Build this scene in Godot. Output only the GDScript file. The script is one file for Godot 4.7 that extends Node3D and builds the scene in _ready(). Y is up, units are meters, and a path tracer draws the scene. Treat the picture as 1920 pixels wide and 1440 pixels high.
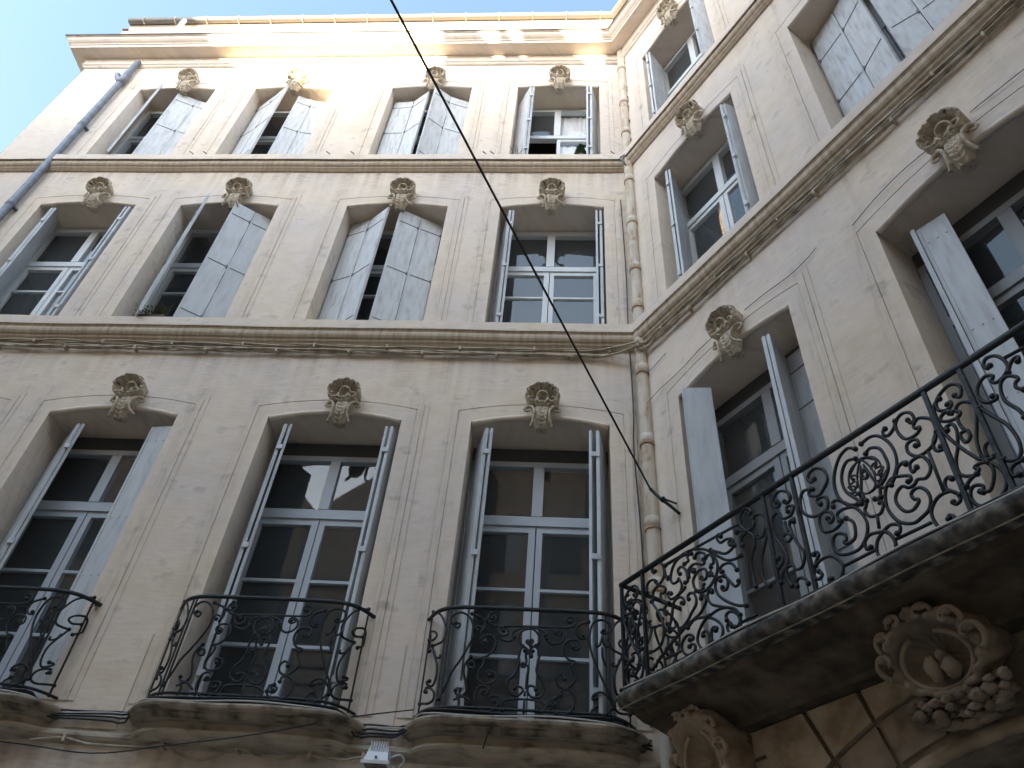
extends Node3D
# A narrow courtyard seen from its floor: two plastered wings meeting in an obtuse corner.
# Each wing is built in its own axes: x along the wall, y up, z out towards the yard.

const CORNER := Vector3(1.538, 0.0, -6.7595)
const TURN_A := -0.101246
const TURN_B := -1.073965
const COLS_A := [-8.66, -6.31, -3.60, -1.18]
const COLS_B := [1.42, 4.05]
const SILL := [4.16, 9.20, 13.39]
const SPRING := [7.60, 12.05, 16.10]
const RISE := [0.12, 0.10, 0.08]
const DEEP := -0.42            # depth of the window reveals

var M := {}
var rng := RandomNumberGenerator.new()
var used := {}

func _ready() -> void:
	rng.seed = 7
	light_and_camera()
	materials()
	var a := thing("stone_house", "pale plaster house wing facing the viewer, four columns of shuttered windows with carved shells", "building", CORNER, TURN_A)
	var b := thing("stone_house", "angled plaster house wing with the long curved iron balcony above a carved stone portal", "building", CORNER, TURN_B)
	ground_and_surroundings()
	wing_a(a)
	wing_b(b)
	details(a, b)

func light_and_camera() -> void:
	var cam := Camera3D.new()
	cam.name = "camera"
	cam.fov = 51.96
	cam.near = 0.05
	cam.far = 400.0
	var p := 0.764017
	var r := 0.0913368
	var f := Vector3(0, sin(p), -cos(p))
	var u0 := Vector3(0, cos(p), sin(p))
	var right := Vector3(1, 0, 0) * cos(r) + u0 * sin(r)
	var up := u0 * cos(r) - Vector3(1, 0, 0) * sin(r)
	cam.transform = Transform3D(Basis(right, up, -f), Vector3(0, 1.6, 0))
	add_child(cam)
	cam.current = true
	var env := Environment.new()
	env.background_mode = Environment.BG_SKY
	var sm := PanoramaSkyMaterial.new()
	sm.panorama = clear_sky()
	var sky := Sky.new()
	sky.sky_material = sm
	env.sky = sky
	env.ambient_light_source = Environment.AMBIENT_SOURCE_SKY
	env.tonemap_mode = Environment.TONE_MAPPER_LINEAR
	env.tonemap_exposure = 17.0
	env.sdfgi_enabled = true
	env.ssao_enabled = true
	env.ssil_enabled = true
	var we := WorldEnvironment.new()
	we.name = "world_environment"
	we.environment = env
	add_child(we)
	var sun := DirectionalLight3D.new()
	sun.name = "sun"
	sun.light_energy = 0.65
	sun.light_color = Color(1.0, 0.925, 0.80)
	sun.light_angular_distance = 0.5
	sun.shadow_enabled = true
	# towards the sun, in the axes of wing A: low, behind the viewer and to the left
	var to_sun := sunward()
	sun.basis = Basis.looking_at(-to_sun, Vector3.UP)
	add_child(sun)

func sunward() -> Vector3:
	return Basis(Vector3.UP, TURN_A) * Vector3(SUN_X, SUN_Y, 1.0).normalized()

# the luminance of a hazy clear sky in the manner of the CIE formulas: brighter towards the sun and the horizon, deepest opposite the sun
func clear_sky() -> ImageTexture:
	var w := 512
	var h := 256
	var im := Image.create_empty(w, h, false, Image.FORMAT_RGBAF)
	var s := sunward()
	for y in h:
		var down := PI * (y + 0.5) / h
		for x in w:
			var a := TAU * (x + 0.5) / w
			var d := Vector3(sin(a) * sin(down), cos(down), -cos(a) * sin(down))
			if d.y <= 0.0:
				im.set_pixel(x, y, Color(0.03, 0.028, 0.025))
				continue
			var chi := acos(clampf(d.dot(s), -1.0, 1.0))
			var f := 1.0 + 11.0 * (exp(-2.0 * chi) - 0.0432) + 0.15 * cos(chi) * cos(chi)
			var g := 1.0 - exp(-0.35 / maxf(d.y, 0.03))
			var haze := clampf((f - 0.85) / 7.0, 0.0, 1.0)
			haze = 1.0 - (1.0 - haze) * (1.0 - 0.9 * pow(1.0 - d.y, 2.2))
			var c := SKY_DEEP.lerp(SKY_HAZE, clampf(haze, 0.0, 1.0))
			var l := f * g * SKY_LEVEL
			im.set_pixel(x, y, Color(c.r * l, c.g * l, c.b * l))
	return ImageTexture.create_from_image(im)

const SKY_DEEP := Color(0.50, 0.79, 1.17)
const SKY_HAZE := Color(1.0, 0.94, 0.88)
const SKY_LEVEL := 0.19
const SUN_X := -0.30
const SUN_Y := 0.13

# ---------------------------------------------------------------- names and nodes
func thing(called: String, label: String, category: String, at := Vector3.ZERO, turn := 0.0, group := "") -> Node3D:
	var o := Node3D.new()
	o.name = numbered(called)
	add_child(o)
	o.position = at
	o.rotation.y = turn
	tag(o, label, category, group)
	return o

func numbered(called: String) -> String:
	var n: int = used.get(called, 0)
	used[called] = n + 1
	return called if n == 0 else "%s_%03d" % [called, n]

func tag(o: Node3D, label: String, category: String, group := "") -> void:
	o.set_meta("label", label)
	o.set_meta("category", category)
	if group != "":
		o.set_meta("group", group)

var counts := {}
func put(called: String, st: SurfaceTool, m: Material, parent: Node3D, label := "") -> MeshInstance3D:
	st.generate_normals()
	var o := MeshInstance3D.new()
	o.mesh = st.commit()
	o.material_override = null
	o.mesh.surface_set_material(0, m)
	o.name = child_name(parent, called)
	parent.add_child(o, true)
	if label != "":
		o.set_meta("label", label)
	return o

func child_name(parent: Node, called: String) -> String:
	var k := "%d/%s" % [parent.get_instance_id(), called]
	var n: int = counts.get(k, 0)
	counts[k] = n + 1
	return called if n == 0 else "%s_%03d" % [called, n]

func node(called: String, parent: Node3D, label := "") -> Node3D:
	var o := Node3D.new()
	o.name = child_name(parent, called)
	parent.add_child(o, true)
	if label != "":
		o.set_meta("label", label)
	return o

# ---------------------------------------------------------------- mesh helpers
func flat() -> SurfaceTool:
	var st := SurfaceTool.new()
	st.begin(Mesh.PRIMITIVE_TRIANGLES)
	st.set_smooth_group(-1)
	return st

func smooth() -> SurfaceTool:
	var st := SurfaceTool.new()
	st.begin(Mesh.PRIMITIVE_TRIANGLES)
	st.set_smooth_group(0)
	return st

func vx(st: SurfaceTool, p: Vector3) -> void:
	st.set_uv(Vector2(p.x + p.z * 0.83, -p.y + p.z * 0.21))
	st.add_vertex(p)

func quad(st: SurfaceTool, a: Vector3, b: Vector3, c: Vector3, d: Vector3) -> void:
	# a, b, c, d run counter-clockwise seen from the front
	vx(st, a); vx(st, c); vx(st, b)
	vx(st, a); vx(st, d); vx(st, c)

func tri(st: SurfaceTool, a: Vector3, b: Vector3, c: Vector3) -> void:
	vx(st, a); vx(st, c); vx(st, b)

func box(st: SurfaceTool, x0: float, x1: float, y0: float, y1: float, z0: float, z1: float) -> void:
	hexa(st, Vector3(x0, y0, z0), Vector3(x1 - x0, 0, 0), Vector3(0, y1 - y0, 0), Vector3(0, 0, z1 - z0))

func hexa(st: SurfaceTool, o: Vector3, i: Vector3, j: Vector3, k: Vector3) -> void:
	quad(st, o + k, o + i + k, o + i + j + k, o + j + k)
	quad(st, o + i, o, o + j, o + i + j)
	quad(st, o, o + k, o + j + k, o + j)
	quad(st, o + i + k, o + i, o + i + j, o + i + j + k)
	quad(st, o + j + k, o + i + j + k, o + i + j, o + j)
	quad(st, o, o + i, o + i + k, o + k)

# a board standing between two plan points (x, z), its front to the left-hand normal
func board(st: SurfaceTool, p: Vector2, q: Vector2, y0: float, y1: float, thick: float, off := 0.0) -> void:
	var d := (q - p).normalized()
	var n := Vector3(-d.y, 0, d.x)
	if n.z < 0:
		n = -n
	var o := Vector3(p.x, y0, p.y) + n * (off - thick)
	hexa(st, o, Vector3(q.x - p.x, 0, q.y - p.y), Vector3(0, y1 - y0, 0), n * thick)

func tube(st: SurfaceTool, pts: PackedVector3Array, r: float, sides := 6, squash := 1.0, taper := 1.0) -> void:
	var n := pts.size()
	if n < 2:
		return
	var t := (pts[1] - pts[0]).normalized()
	var u := t.cross(Vector3.FORWARD)
	if u.length() < 0.05:
		u = t.cross(Vector3.RIGHT)
	u = u.normalized()
	var prev := PackedVector3Array()
	for i in n:
		var dir := (pts[mini(i + 1, n - 1)] - pts[maxi(i - 1, 0)])
		if dir.length() < 1e-6:
			dir = t
		dir = dir.normalized()
		u = (u - dir * u.dot(dir))
		u = u.normalized() if u.length() > 1e-4 else dir.cross(Vector3.UP).normalized()
		var v := dir.cross(u)
		var rr := r * lerpf(1.0, taper, float(i) / (n - 1))
		var ring := PackedVector3Array()
		for k in sides:
			var a := TAU * k / sides
			ring.append(pts[i] + (u * cos(a) + v * sin(a) * squash) * rr)
		if i == 0:
			for k in range(1, sides - 1):
				tri(st, ring[0], ring[k + 1], ring[k])
		else:
			for k in sides:
				var k2 := (k + 1) % sides
				quad(st, prev[k], prev[k2], ring[k2], ring[k])
		if i == n - 1:
			for k in range(1, sides - 1):
				tri(st, ring[0], ring[k], ring[k + 1])
		prev = ring

func ball(st: SurfaceTool, c: Vector3, r: Vector3, nu := 8, nv := 6, noise := 0.0) -> void:
	var g := []
	for j in nv + 1:
		var row := PackedVector3Array()
		var b := PI * j / nv
		for i in nu:
			var a := TAU * i / nu
			var k := 1.0 + noise * sin(a * 3.0 + j * 1.7) * sin(b)
			row.append(c + Vector3(cos(a) * sin(b) * r.x, cos(b) * r.y, sin(a) * sin(b) * r.z) * k)
		g.append(row)
	for j in nv:
		for i in nu:
			var i2 := (i + 1) % nu
			quad(st, g[j][i], g[j][i2], g[j + 1][i2], g[j + 1][i])

func curve2(p: PackedVector2Array, steps := 5) -> PackedVector2Array:
	var out := PackedVector2Array()
	var n := p.size()
	if n < 3:
		return p
	for i in n - 1:
		var a := p[maxi(i - 1, 0)]
		var d := p[mini(i + 2, n - 1)]
		for k in steps:
			out.append(p[i].cubic_interpolate(p[i + 1], a, d, float(k) / steps))
	out.append(p[n - 1])
	return out

func curve3(p: PackedVector3Array, steps := 5) -> PackedVector3Array:
	var out := PackedVector3Array()
	var n := p.size()
	if n < 3:
		return p
	for i in n - 1:
		var a := p[maxi(i - 1, 0)]
		var d := p[mini(i + 2, n - 1)]
		for k in steps:
			out.append(p[i].cubic_interpolate(p[i + 1], a, d, float(k) / steps))
	out.append(p[n - 1])
	return out

# a moulding: profile points (z, y) from top to bottom run along x, mitred at each end by m0, m1 (x per z)
func moulding(st: SurfaceTool, prof: Array, x0: float, x1: float, m0 := 0.0, m1 := 0.0, wob := 0.0) -> void:
	var n := maxi(1, int(abs(x1 - x0) / 0.5)) if wob > 0.0 else 1
	for s in n:
		for i in prof.size() - 1:
			var p: Vector2 = prof[i]
			var q: Vector2 = prof[i + 1]
			var c := []
			for e in [[p, s], [q, s], [q, s + 1], [p, s + 1]]:
				var v: Vector2 = e[0]
				var t := float(e[1]) / n
				var x := lerpf(x0 + m0 * v.x, x1 + m1 * v.x, t)
				var dy := wob * sin(x * 1.9 + 0.6) + wob * 0.6 * sin(x * 4.3)
				c.append(Vector3(x, v.y + dy, v.x))
			quad(st, c[0], c[1], c[2], c[3])

# ---------------------------------------------------------------- materials
func noise(freq: float, octaves := 4, s := 1) -> FastNoiseLite:
	var f := FastNoiseLite.new()
	f.seed = s
	f.noise_type = FastNoiseLite.TYPE_SIMPLEX_SMOOTH
	f.frequency = freq
	f.fractal_octaves = octaves
	return f

func ramp_texture(freq: float, colors: Array, stops: Array, size := 256, s := 1, stretch := Vector2.ONE, octaves := 4) -> ImageTexture:
	# a seamless noise picture through a colour ramp (linear colours in, sRGB out)
	var f := noise(freq, octaves, s)
	var im := Image.create_empty(size, size, false, Image.FORMAT_RGB8)
	var g := Gradient.new()
	g.offsets = PackedFloat32Array(stops)
	var cs := PackedColorArray()
	for c in colors:
		cs.append(c)
	g.colors = cs
	var lut := []
	for i in 256:
		lut.append(g.sample(i / 255.0).linear_to_srgb())
	var grey := Image.create_empty(size, size, false, Image.FORMAT_L8)
	var src := f.get_seamless_image(int(size * stretch.x), int(size * stretch.y))
	src.resize(size, size, Image.INTERPOLATE_CUBIC)
	grey = src
	for y in size:
		for x in size:
			im.set_pixel(x, y, lut[int(clampf(grey.get_pixel(x, y).r, 0, 1) * 255)])
	return ImageTexture.create_from_image(im)

func bumps(freq: float, strength: float, size := 256, s := 1) -> ImageTexture:
	var im := noise(freq, 4, s).get_seamless_image(size, size)
	im.convert(Image.FORMAT_RGBA8)
	im.bump_map_to_normal_map(strength)
	return ImageTexture.create_from_image(im)

func mat(albedo: Color, rough := 0.8, metal := 0.0, tex: Texture2D = null, scale := 1.0, bump: Texture2D = null, bump_scale := 0.5, world := false) -> StandardMaterial3D:
	var m := StandardMaterial3D.new()
	m.albedo_color = albedo.linear_to_srgb() if tex == null else Color.WHITE
	m.roughness = rough
	m.metallic = metal
	if tex:
		m.albedo_texture = tex
	if bump:
		m.normal_enabled = true
		m.normal_texture = bump
		m.normal_scale = bump_scale
	if tex or bump:
		m.uv1_triplanar = true
		m.uv1_world_triplanar = world
		m.uv1_scale = Vector3.ONE * scale
	return m

# the plaster of one wing: x0..x0+wide metres by y 2.5..20.5, mottled, with dirt that has run down from the mouldings
func plaster(x0: float, wide: float, s: int, base: Color, drips: Array, cols: Array) -> StandardMaterial3D:
	var w := 1024
	var h := 1280
	var y_top := 20.5
	var tall := 18.0
	var big := noise(0.55, 4, s)
	var mid := noise(2.6, 4, s + 1)
	var fine := noise(9.0, 3, s + 2)
	var run := noise(1.0, 3, s + 3)
	var data := PackedByteArray()
	data.resize(w * h * 3)
	var hgt := PackedByteArray()
	hgt.resize(w * h)
	var streak := PackedFloat32Array()
	streak.resize(w)
	for x in w:
		streak[x] = clampf(0.5 + 0.9 * run.get_noise_1d((x0 + wide * x / w) * 7.0), 0.0, 1.0) * clampf(0.55 + 0.9 * run.get_noise_1d((x0 + wide * x / w) * 0.9 + 40.0), 0.0, 1.0)
	# the surrounds of the openings are browner than the wall, and smeared downwards
	var edge := PackedFloat32Array()
	edge.resize(w)
	for x in w:
		var px := x0 + wide * x / w
		for c in cols:
			var d: float = absf(absf(px - c) - 0.98)
			edge[x] = maxf(edge[x], clampf(1.35 - d / 0.13, 0.0, 1.0))
	var i := 0
	var j := 0
	for y in h:
		var level := 0.0
		for k in 3:
			var py2: float = y_top - tall * y / h
			if py2 > SILL[k] and py2 < SPRING[k] + 0.45:
				level = 1.0
		var py := y_top - tall * y / h
		var drip := 0.0
		for d in drips:
			var below: float = d[0] - py
			if below > 0.0:
				drip += d[1] * exp(-below / d[2])
		for x in w:
			var px := x0 + wide * x / w
			var a := big.get_noise_2d(px, py)
			var b := mid.get_noise_2d(px, py * 1.3)
			var c := fine.get_noise_2d(px * 0.45, py * 2.2)
			var v := 1.0 + a * 0.09 + b * 0.08 + c * 0.045
			var dirt := clampf(drip * streak[x] * (1.0 + c) + maxf(0.0, b - 0.34) * 0.7 + maxf(0.0, a - 0.35) * 0.5, 0.0, 0.85)
			if level > 0.0 and edge[x] > 0.0:
				var e := fine.get_noise_2d(px * 2.2 + 30.0, py * 0.25)
				dirt = minf(0.85, dirt + edge[x] * (0.05 + maxf(0.0, e) * 0.24 + maxf(0.0, b) * 0.16))
			var warm := clampf(0.5 + a * 0.8 - b * 0.3, 0.0, 1.0)
			var col := Color(base.r * v * (0.99 + 0.02 * warm), base.g * v * (1.005 - 0.015 * warm), base.b * v * (1.06 - 0.13 * warm))
			col = col.lerp(Color(0.155, 0.115, 0.075), dirt)
			col = Color(clampf(col.r, 0, 1), clampf(col.g, 0, 1), clampf(col.b, 0, 1)).linear_to_srgb()
			data[i] = int(col.r * 255.0)
			data[i + 1] = int(col.g * 255.0)
			data[i + 2] = int(col.b * 255.0)
			i += 3
			hgt[j] = int(clampf(128.0 + b * 60.0 + c * 70.0 + a * 30.0, 0.0, 255.0))
			j += 1
	var m := StandardMaterial3D.new()
	m.albedo_texture = ImageTexture.create_from_image(Image.create_from_data(w, h, false, Image.FORMAT_RGB8, data))
	var bm := Image.create_from_data(w, h, false, Image.FORMAT_L8, hgt)
	bm.convert(Image.FORMAT_RGBA8)
	bm.bump_map_to_normal_map(2.0)
	m.normal_enabled = true
	m.normal_texture = ImageTexture.create_from_image(bm)
	m.normal_scale = 0.22
	m.roughness = 0.92
	m.metallic_specular = 0.25
	m.uv1_scale = Vector3(1.0 / wide, 1.0 / tall, 1.0)
	m.uv1_offset = Vector3(-x0 / wide, y_top / tall, 0.0)
	return m

func materials() -> void:
	var base := Color(0.76, 0.66, 0.555)
	M.wall_a = plaster(-12.0, 12.5, 11, base, [[8.95, 0.75, 0.45], [13.1, 0.75, 0.4], [17.3, 0.3, 0.25], [4.05, 0.7, 0.6]], COLS_A)
	M.wall_b = plaster(-0.5, 13.5, 31, base * Color(0.98, 0.98, 0.99), [[8.95, 0.6, 0.4], [13.1, 0.5, 0.35], [17.3, 0.3, 0.25]], COLS_B)
	M.trim = mat(Color.WHITE, 0.9, 0.0, ramp_texture(0.02, [Color(0.40, 0.315, 0.225), Color(0.50, 0.41, 0.305), Color(0.57, 0.485, 0.375)], [0.15, 0.5, 0.85], 256, 5, Vector2(4, 1)), 0.55, bumps(0.03, 2.0, 256, 6), 0.12)
	M.carving = mat(Color.WHITE, 0.92, 0.0, ramp_texture(0.02, [Color(0.30, 0.245, 0.175), Color(0.51, 0.43, 0.32), Color(0.62, 0.54, 0.42), Color(0.67, 0.60, 0.49)], [0.2, 0.4, 0.62, 0.85], 256, 8), 2.2, bumps(0.04, 4.0, 256, 9), 0.5)
	M.carving_dark = mat(Color.WHITE, 0.92, 0.0, ramp_texture(0.02, [Color(0.07, 0.062, 0.055), Color(0.17, 0.15, 0.13), Color(0.36, 0.30, 0.235)], [0.25, 0.5, 0.8], 256, 12), 2.2, bumps(0.04, 4.0, 256, 9), 0.5)
	M.ledge = mat(Color.WHITE, 0.95, 0.0, ramp_texture(0.018, [Color(0.09, 0.075, 0.06), Color(0.30, 0.25, 0.19), Color(0.46, 0.39, 0.30)], [0.2, 0.42, 0.75], 256, 15, Vector2(1, 1)), 0.7, bumps(0.05, 5.0, 256, 16), 0.4)
	M.ledge_band = mat(Color.WHITE, 0.95, 0.0, ramp_texture(0.018, [Color(0.17, 0.14, 0.105), Color(0.38, 0.325, 0.25), Color(0.50, 0.44, 0.35)], [0.16, 0.36, 0.75], 256, 14, Vector2(1, 2)), 0.6, bumps(0.05, 5.0, 256, 16), 0.3)
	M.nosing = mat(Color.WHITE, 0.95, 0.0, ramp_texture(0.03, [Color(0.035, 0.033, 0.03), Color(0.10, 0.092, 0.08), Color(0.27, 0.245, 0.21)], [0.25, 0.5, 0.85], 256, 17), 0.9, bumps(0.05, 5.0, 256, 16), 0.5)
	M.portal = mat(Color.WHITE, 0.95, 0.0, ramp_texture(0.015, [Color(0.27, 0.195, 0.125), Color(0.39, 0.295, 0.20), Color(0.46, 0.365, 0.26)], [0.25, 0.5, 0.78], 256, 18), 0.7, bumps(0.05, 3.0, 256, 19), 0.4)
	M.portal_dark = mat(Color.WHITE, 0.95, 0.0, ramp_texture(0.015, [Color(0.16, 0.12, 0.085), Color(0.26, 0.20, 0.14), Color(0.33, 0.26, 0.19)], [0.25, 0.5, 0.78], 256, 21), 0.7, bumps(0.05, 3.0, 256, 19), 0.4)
	M.cove = mat(Color.WHITE, 0.95, 0.0, ramp_texture(0.015, [Color(0.05, 0.036, 0.025), Color(0.10, 0.074, 0.05), Color(0.16, 0.12, 0.083)], [0.25, 0.5, 0.78], 256, 20), 0.7, bumps(0.05, 3.0, 256, 19), 0.4)  # portal stone coloured darker for the underside of the balcony
	M.shutter = mat(Color.WHITE, 0.62, 0.0, ramp_texture(0.012, [Color(0.45, 0.46, 0.47), Color(0.53, 0.55, 0.565), Color(0.565, 0.59, 0.605), Color(0.60, 0.625, 0.64)], [0.15, 0.4, 0.6, 0.85], 256, 22, Vector2(7, 1)), 0.6, bumps(0.05, 2.0, 256, 23), 0.08)
	M.shutter_worn = mat(Color.WHITE, 0.7, 0.0, ramp_texture(0.014, [Color(0.42, 0.42, 0.41), Color(0.555, 0.565, 0.57), Color(0.60, 0.62, 0.63), Color(0.65, 0.67, 0.68)], [0.15, 0.36, 0.6, 0.85], 256, 25, Vector2(7, 1)), 0.55, bumps(0.05, 3.0, 256, 23), 0.12)
	M.strap = mat(Color(0.17, 0.18, 0.19), 0.6, 0.2)
	M.lead = mat(Color(0.05, 0.05, 0.055), 0.6, 0.1)
	M.frame = mat(Color(0.47, 0.51, 0.55), 0.5)
	M.frame_white = mat(Color(0.66, 0.68, 0.68), 0.45)
	M.frame_dark = mat(Color(0.27, 0.275, 0.28), 0.5)
	M.dark_wood = mat(Color(0.06, 0.06, 0.06), 0.6)
	M.glass = StandardMaterial3D.new()
	M.glass.albedo_color = Color(0.85, 0.9, 0.92, 0.06)
	M.glass.transparency = BaseMaterial3D.TRANSPARENCY_ALPHA
	M.glass.roughness = 0.02
	M.glass.metallic_specular = 0.7
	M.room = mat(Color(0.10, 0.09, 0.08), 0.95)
	M.iron = mat(Color(0.014, 0.017, 0.019), 0.5, 0.3, null, 1.0, bumps(0.06, 3.0, 128, 33), 0.3)
	M.zinc = mat(Color.WHITE, 0.55, 0.35, ramp_texture(0.02, [Color(0.14, 0.155, 0.18), Color(0.18, 0.20, 0.23), Color(0.22, 0.24, 0.27)], [0.2, 0.5, 0.8], 256, 40, Vector2(1, 1)), 0.9)
	M.gutter = mat(Color(0.145, 0.135, 0.12), 0.6, 0.2)
	M.pipe = mat(Color.WHITE, 0.7, 0.0, ramp_texture(0.02, [Color(0.38, 0.24, 0.13), Color(0.52, 0.43, 0.32), Color(0.58, 0.51, 0.41), Color(0.63, 0.565, 0.47)], [0.14, 0.3, 0.5, 0.8], 256, 44, Vector2(3, 1)), 0.5)
	M.rust = mat(Color.WHITE, 0.85, 0.1, ramp_texture(0.05, [Color(0.26, 0.11, 0.045), Color(0.44, 0.28, 0.16), Color(0.55, 0.44, 0.31)], [0.25, 0.5, 0.8], 128, 47), 6.0)
	M.cable = mat(Color.WHITE, 0.75, 0.0, ramp_texture(0.02, [Color(0.20, 0.15, 0.10), Color(0.40, 0.33, 0.24), Color(0.52, 0.45, 0.35)], [0.25, 0.5, 0.8], 128, 50), 1.5)
	M.cable_pale = mat(Color(0.50, 0.49, 0.45), 0.6)
	M.cable_black = mat(Color(0.012, 0.012, 0.014), 0.5)
	M.lamp_white = mat(Color(0.72, 0.73, 0.74), 0.4)
	M.lamp_glass = mat(Color(0.10, 0.11, 0.12), 0.15)
	M.curtain = mat(Color(0.75, 0.75, 0.76), 0.9)
	M.curtain.backlight_enabled = true
	M.curtain.backlight = Color(0.3, 0.3, 0.3)
	M.leaf = mat(Color(0.025, 0.075, 0.018), 0.6)
	M.leaf_dry = mat(Color(0.13, 0.13, 0.05), 0.8)
	M.pot = mat(Color(0.10, 0.06, 0.045), 0.8)
	M.ochre = mat(Color.WHITE, 0.9, 0.0, ramp_texture(0.02, [Color(0.42, 0.30, 0.185), Color(0.56, 0.43, 0.28), Color(0.62, 0.49, 0.34)], [0.2, 0.5, 0.8], 256, 60), 0.3)
	M.tile = mat(Color(0.30, 0.13, 0.075), 0.9)
	M.cobble = mat(Color.WHITE, 0.9, 0.0, ramp_texture(0.06, [Color(0.26, 0.24, 0.21), Color(0.38, 0.345, 0.30), Color(0.45, 0.41, 0.36)], [0.2, 0.5, 0.8], 256, 62), 0.5, bumps(0.06, 4.0, 256, 63), 0.6)

# ---------------------------------------------------------------- walls
func arch_y(row: int, t: float) -> float:
	return SPRING[row] + RISE[row] * (1.0 - (2.0 * t - 1.0) * (2.0 * t - 1.0))

func half(row: int) -> float:
	return 0.77 if row == 2 else 0.80

# the face of a wall between x0 and x1, opened at every column of every row
func wall_face(st: SurfaceTool, x0: float, x1: float, cols: Array, low: float, high: float) -> void:
	var y := low
	for row in 3:
		rect(st, x0, x1, y, SILL[row])
		var crown: float = SPRING[row] + RISE[row] + 0.02
		var left := x0
		for c in cols:
			var a: float = c - half(row)
			var b: float = c + half(row)
			rect(st, left, a, SILL[row], crown)
			for k in 10:
				var t0 := k / 10.0
				var t1 := (k + 1) / 10.0
				quad(st, Vector3(lerpf(a, b, t0), arch_y(row, t0), 0), Vector3(lerpf(a, b, t1), arch_y(row, t1), 0), Vector3(lerpf(a, b, t1), crown, 0), Vector3(lerpf(a, b, t0), crown, 0))
			left = b
		rect(st, left, x1, SILL[row], crown)
		y = crown
	rect(st, x0, x1, y, high)

func rect(st: SurfaceTool, x0: float, x1: float, y0: float, y1: float, z := 0.0) -> void:
	quad(st, Vector3(x0, y0, z), Vector3(x1, y0, z), Vector3(x1, y1, z), Vector3(x0, y1, z))

# jambs, soffit and sill of one opening, running back to the window frame
func reveal(st: SurfaceTool, c: float, row: int) -> void:
	var a := c - half(row)
	var b := c + half(row)
	var z := DEEP - 0.1
	var s: float = SILL[row]
	var e: float = SPRING[row]
	var back := e - 0.03
	quad(st, Vector3(a, s, 0), Vector3(a, s, z), Vector3(a, back, z), Vector3(a, e, 0))
	quad(st, Vector3(b, s, z), Vector3(b, s, 0), Vector3(b, e, 0), Vector3(b, back, z))
	quad(st, Vector3(a, s, 0), Vector3(b, s, 0), Vector3(b, s, z), Vector3(a, s, z))
	for k in 10:
		var t0 := k / 10.0
		var t1 := (k + 1) / 10.0
		quad(st, Vector3(lerpf(a, b, t0), back, z), Vector3(lerpf(a, b, t1), back, z), Vector3(lerpf(a, b, t1), arch_y(row, t1), 0), Vector3(lerpf(a, b, t0), arch_y(row, t0), 0))

# the stone surround of an opening: flat bands with sunk lines, and a rounded arris along the arch
func surround(parent: Node3D, c: float, row: int, m: Material) -> void:
	var st := flat()
	var bands := [[0.0, 0.159, 0.011], [0.164, 0.239, 0.015], [0.243, 0.300, 0.008]]
	var a := c - half(row)
	var b := c + half(row)
	var top: float = SPRING[row]
	for bd in bands:
		var i: float = bd[0]
		var o: float = bd[1]
		var z: float = bd[2]
		for side in [-1.0, 1.0]:
			var e: float = a if side < 0 else b
			var xi: float = e + side * i
			var xo: float = e + side * o
			# jamb strip with its outer and inner edge
			var lo: float = SILL[row] + 0.02
			if side < 0:
				slab(st, Vector3(xo, lo, 0), Vector3(xi, lo, 0), Vector3(xi, top + i, 0), Vector3(xo, top + o, 0), z)
			else:
				slab(st, Vector3(xi, lo, 0), Vector3(xo, lo, 0), Vector3(xo, top + o, 0), Vector3(xi, top + i, 0), z)
		var n := 12
		for k in n:
			var t0 := float(k) / n
			var t1 := float(k + 1) / n
			var pi0 := Vector3(lerpf(a - i, b + i, t0), arch_y(row, t0) + i, 0)
			var pi1 := Vector3(lerpf(a - i, b + i, t1), arch_y(row, t1) + i, 0)
			var po0 := Vector3(lerpf(a - o, b + o, t0), arch_y(row, t0) + o, 0)
			var po1 := Vector3(lerpf(a - o, b + o, t1), arch_y(row, t1) + o, 0)
			slab(st, pi0, pi1, po1, po0, z)
	put("window_surround", st, m, parent)
	var r := smooth()
	var p := PackedVector3Array()
	for k in 15:
		var t := k / 14.0
		p.append(Vector3(lerpf(a + 0.01, b - 0.01, t), arch_y(row, t) - 0.016, -0.012))
	tube(r, p, 0.034, 8)
	put("arch_roll", r, m, parent)

func slab(st: SurfaceTool, a: Vector3, b: Vector3, c: Vector3, d: Vector3, z: float) -> void:
	var k := Vector3(0, 0, z)
	quad(st, a + k, b + k, c + k, d + k)
	var g := [a, b, c, d]
	for i in 4:
		var p: Vector3 = g[i]
		var q: Vector3 = g[(i + 1) % 4]
		quad(st, p, q, q + k, p + k)

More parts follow.
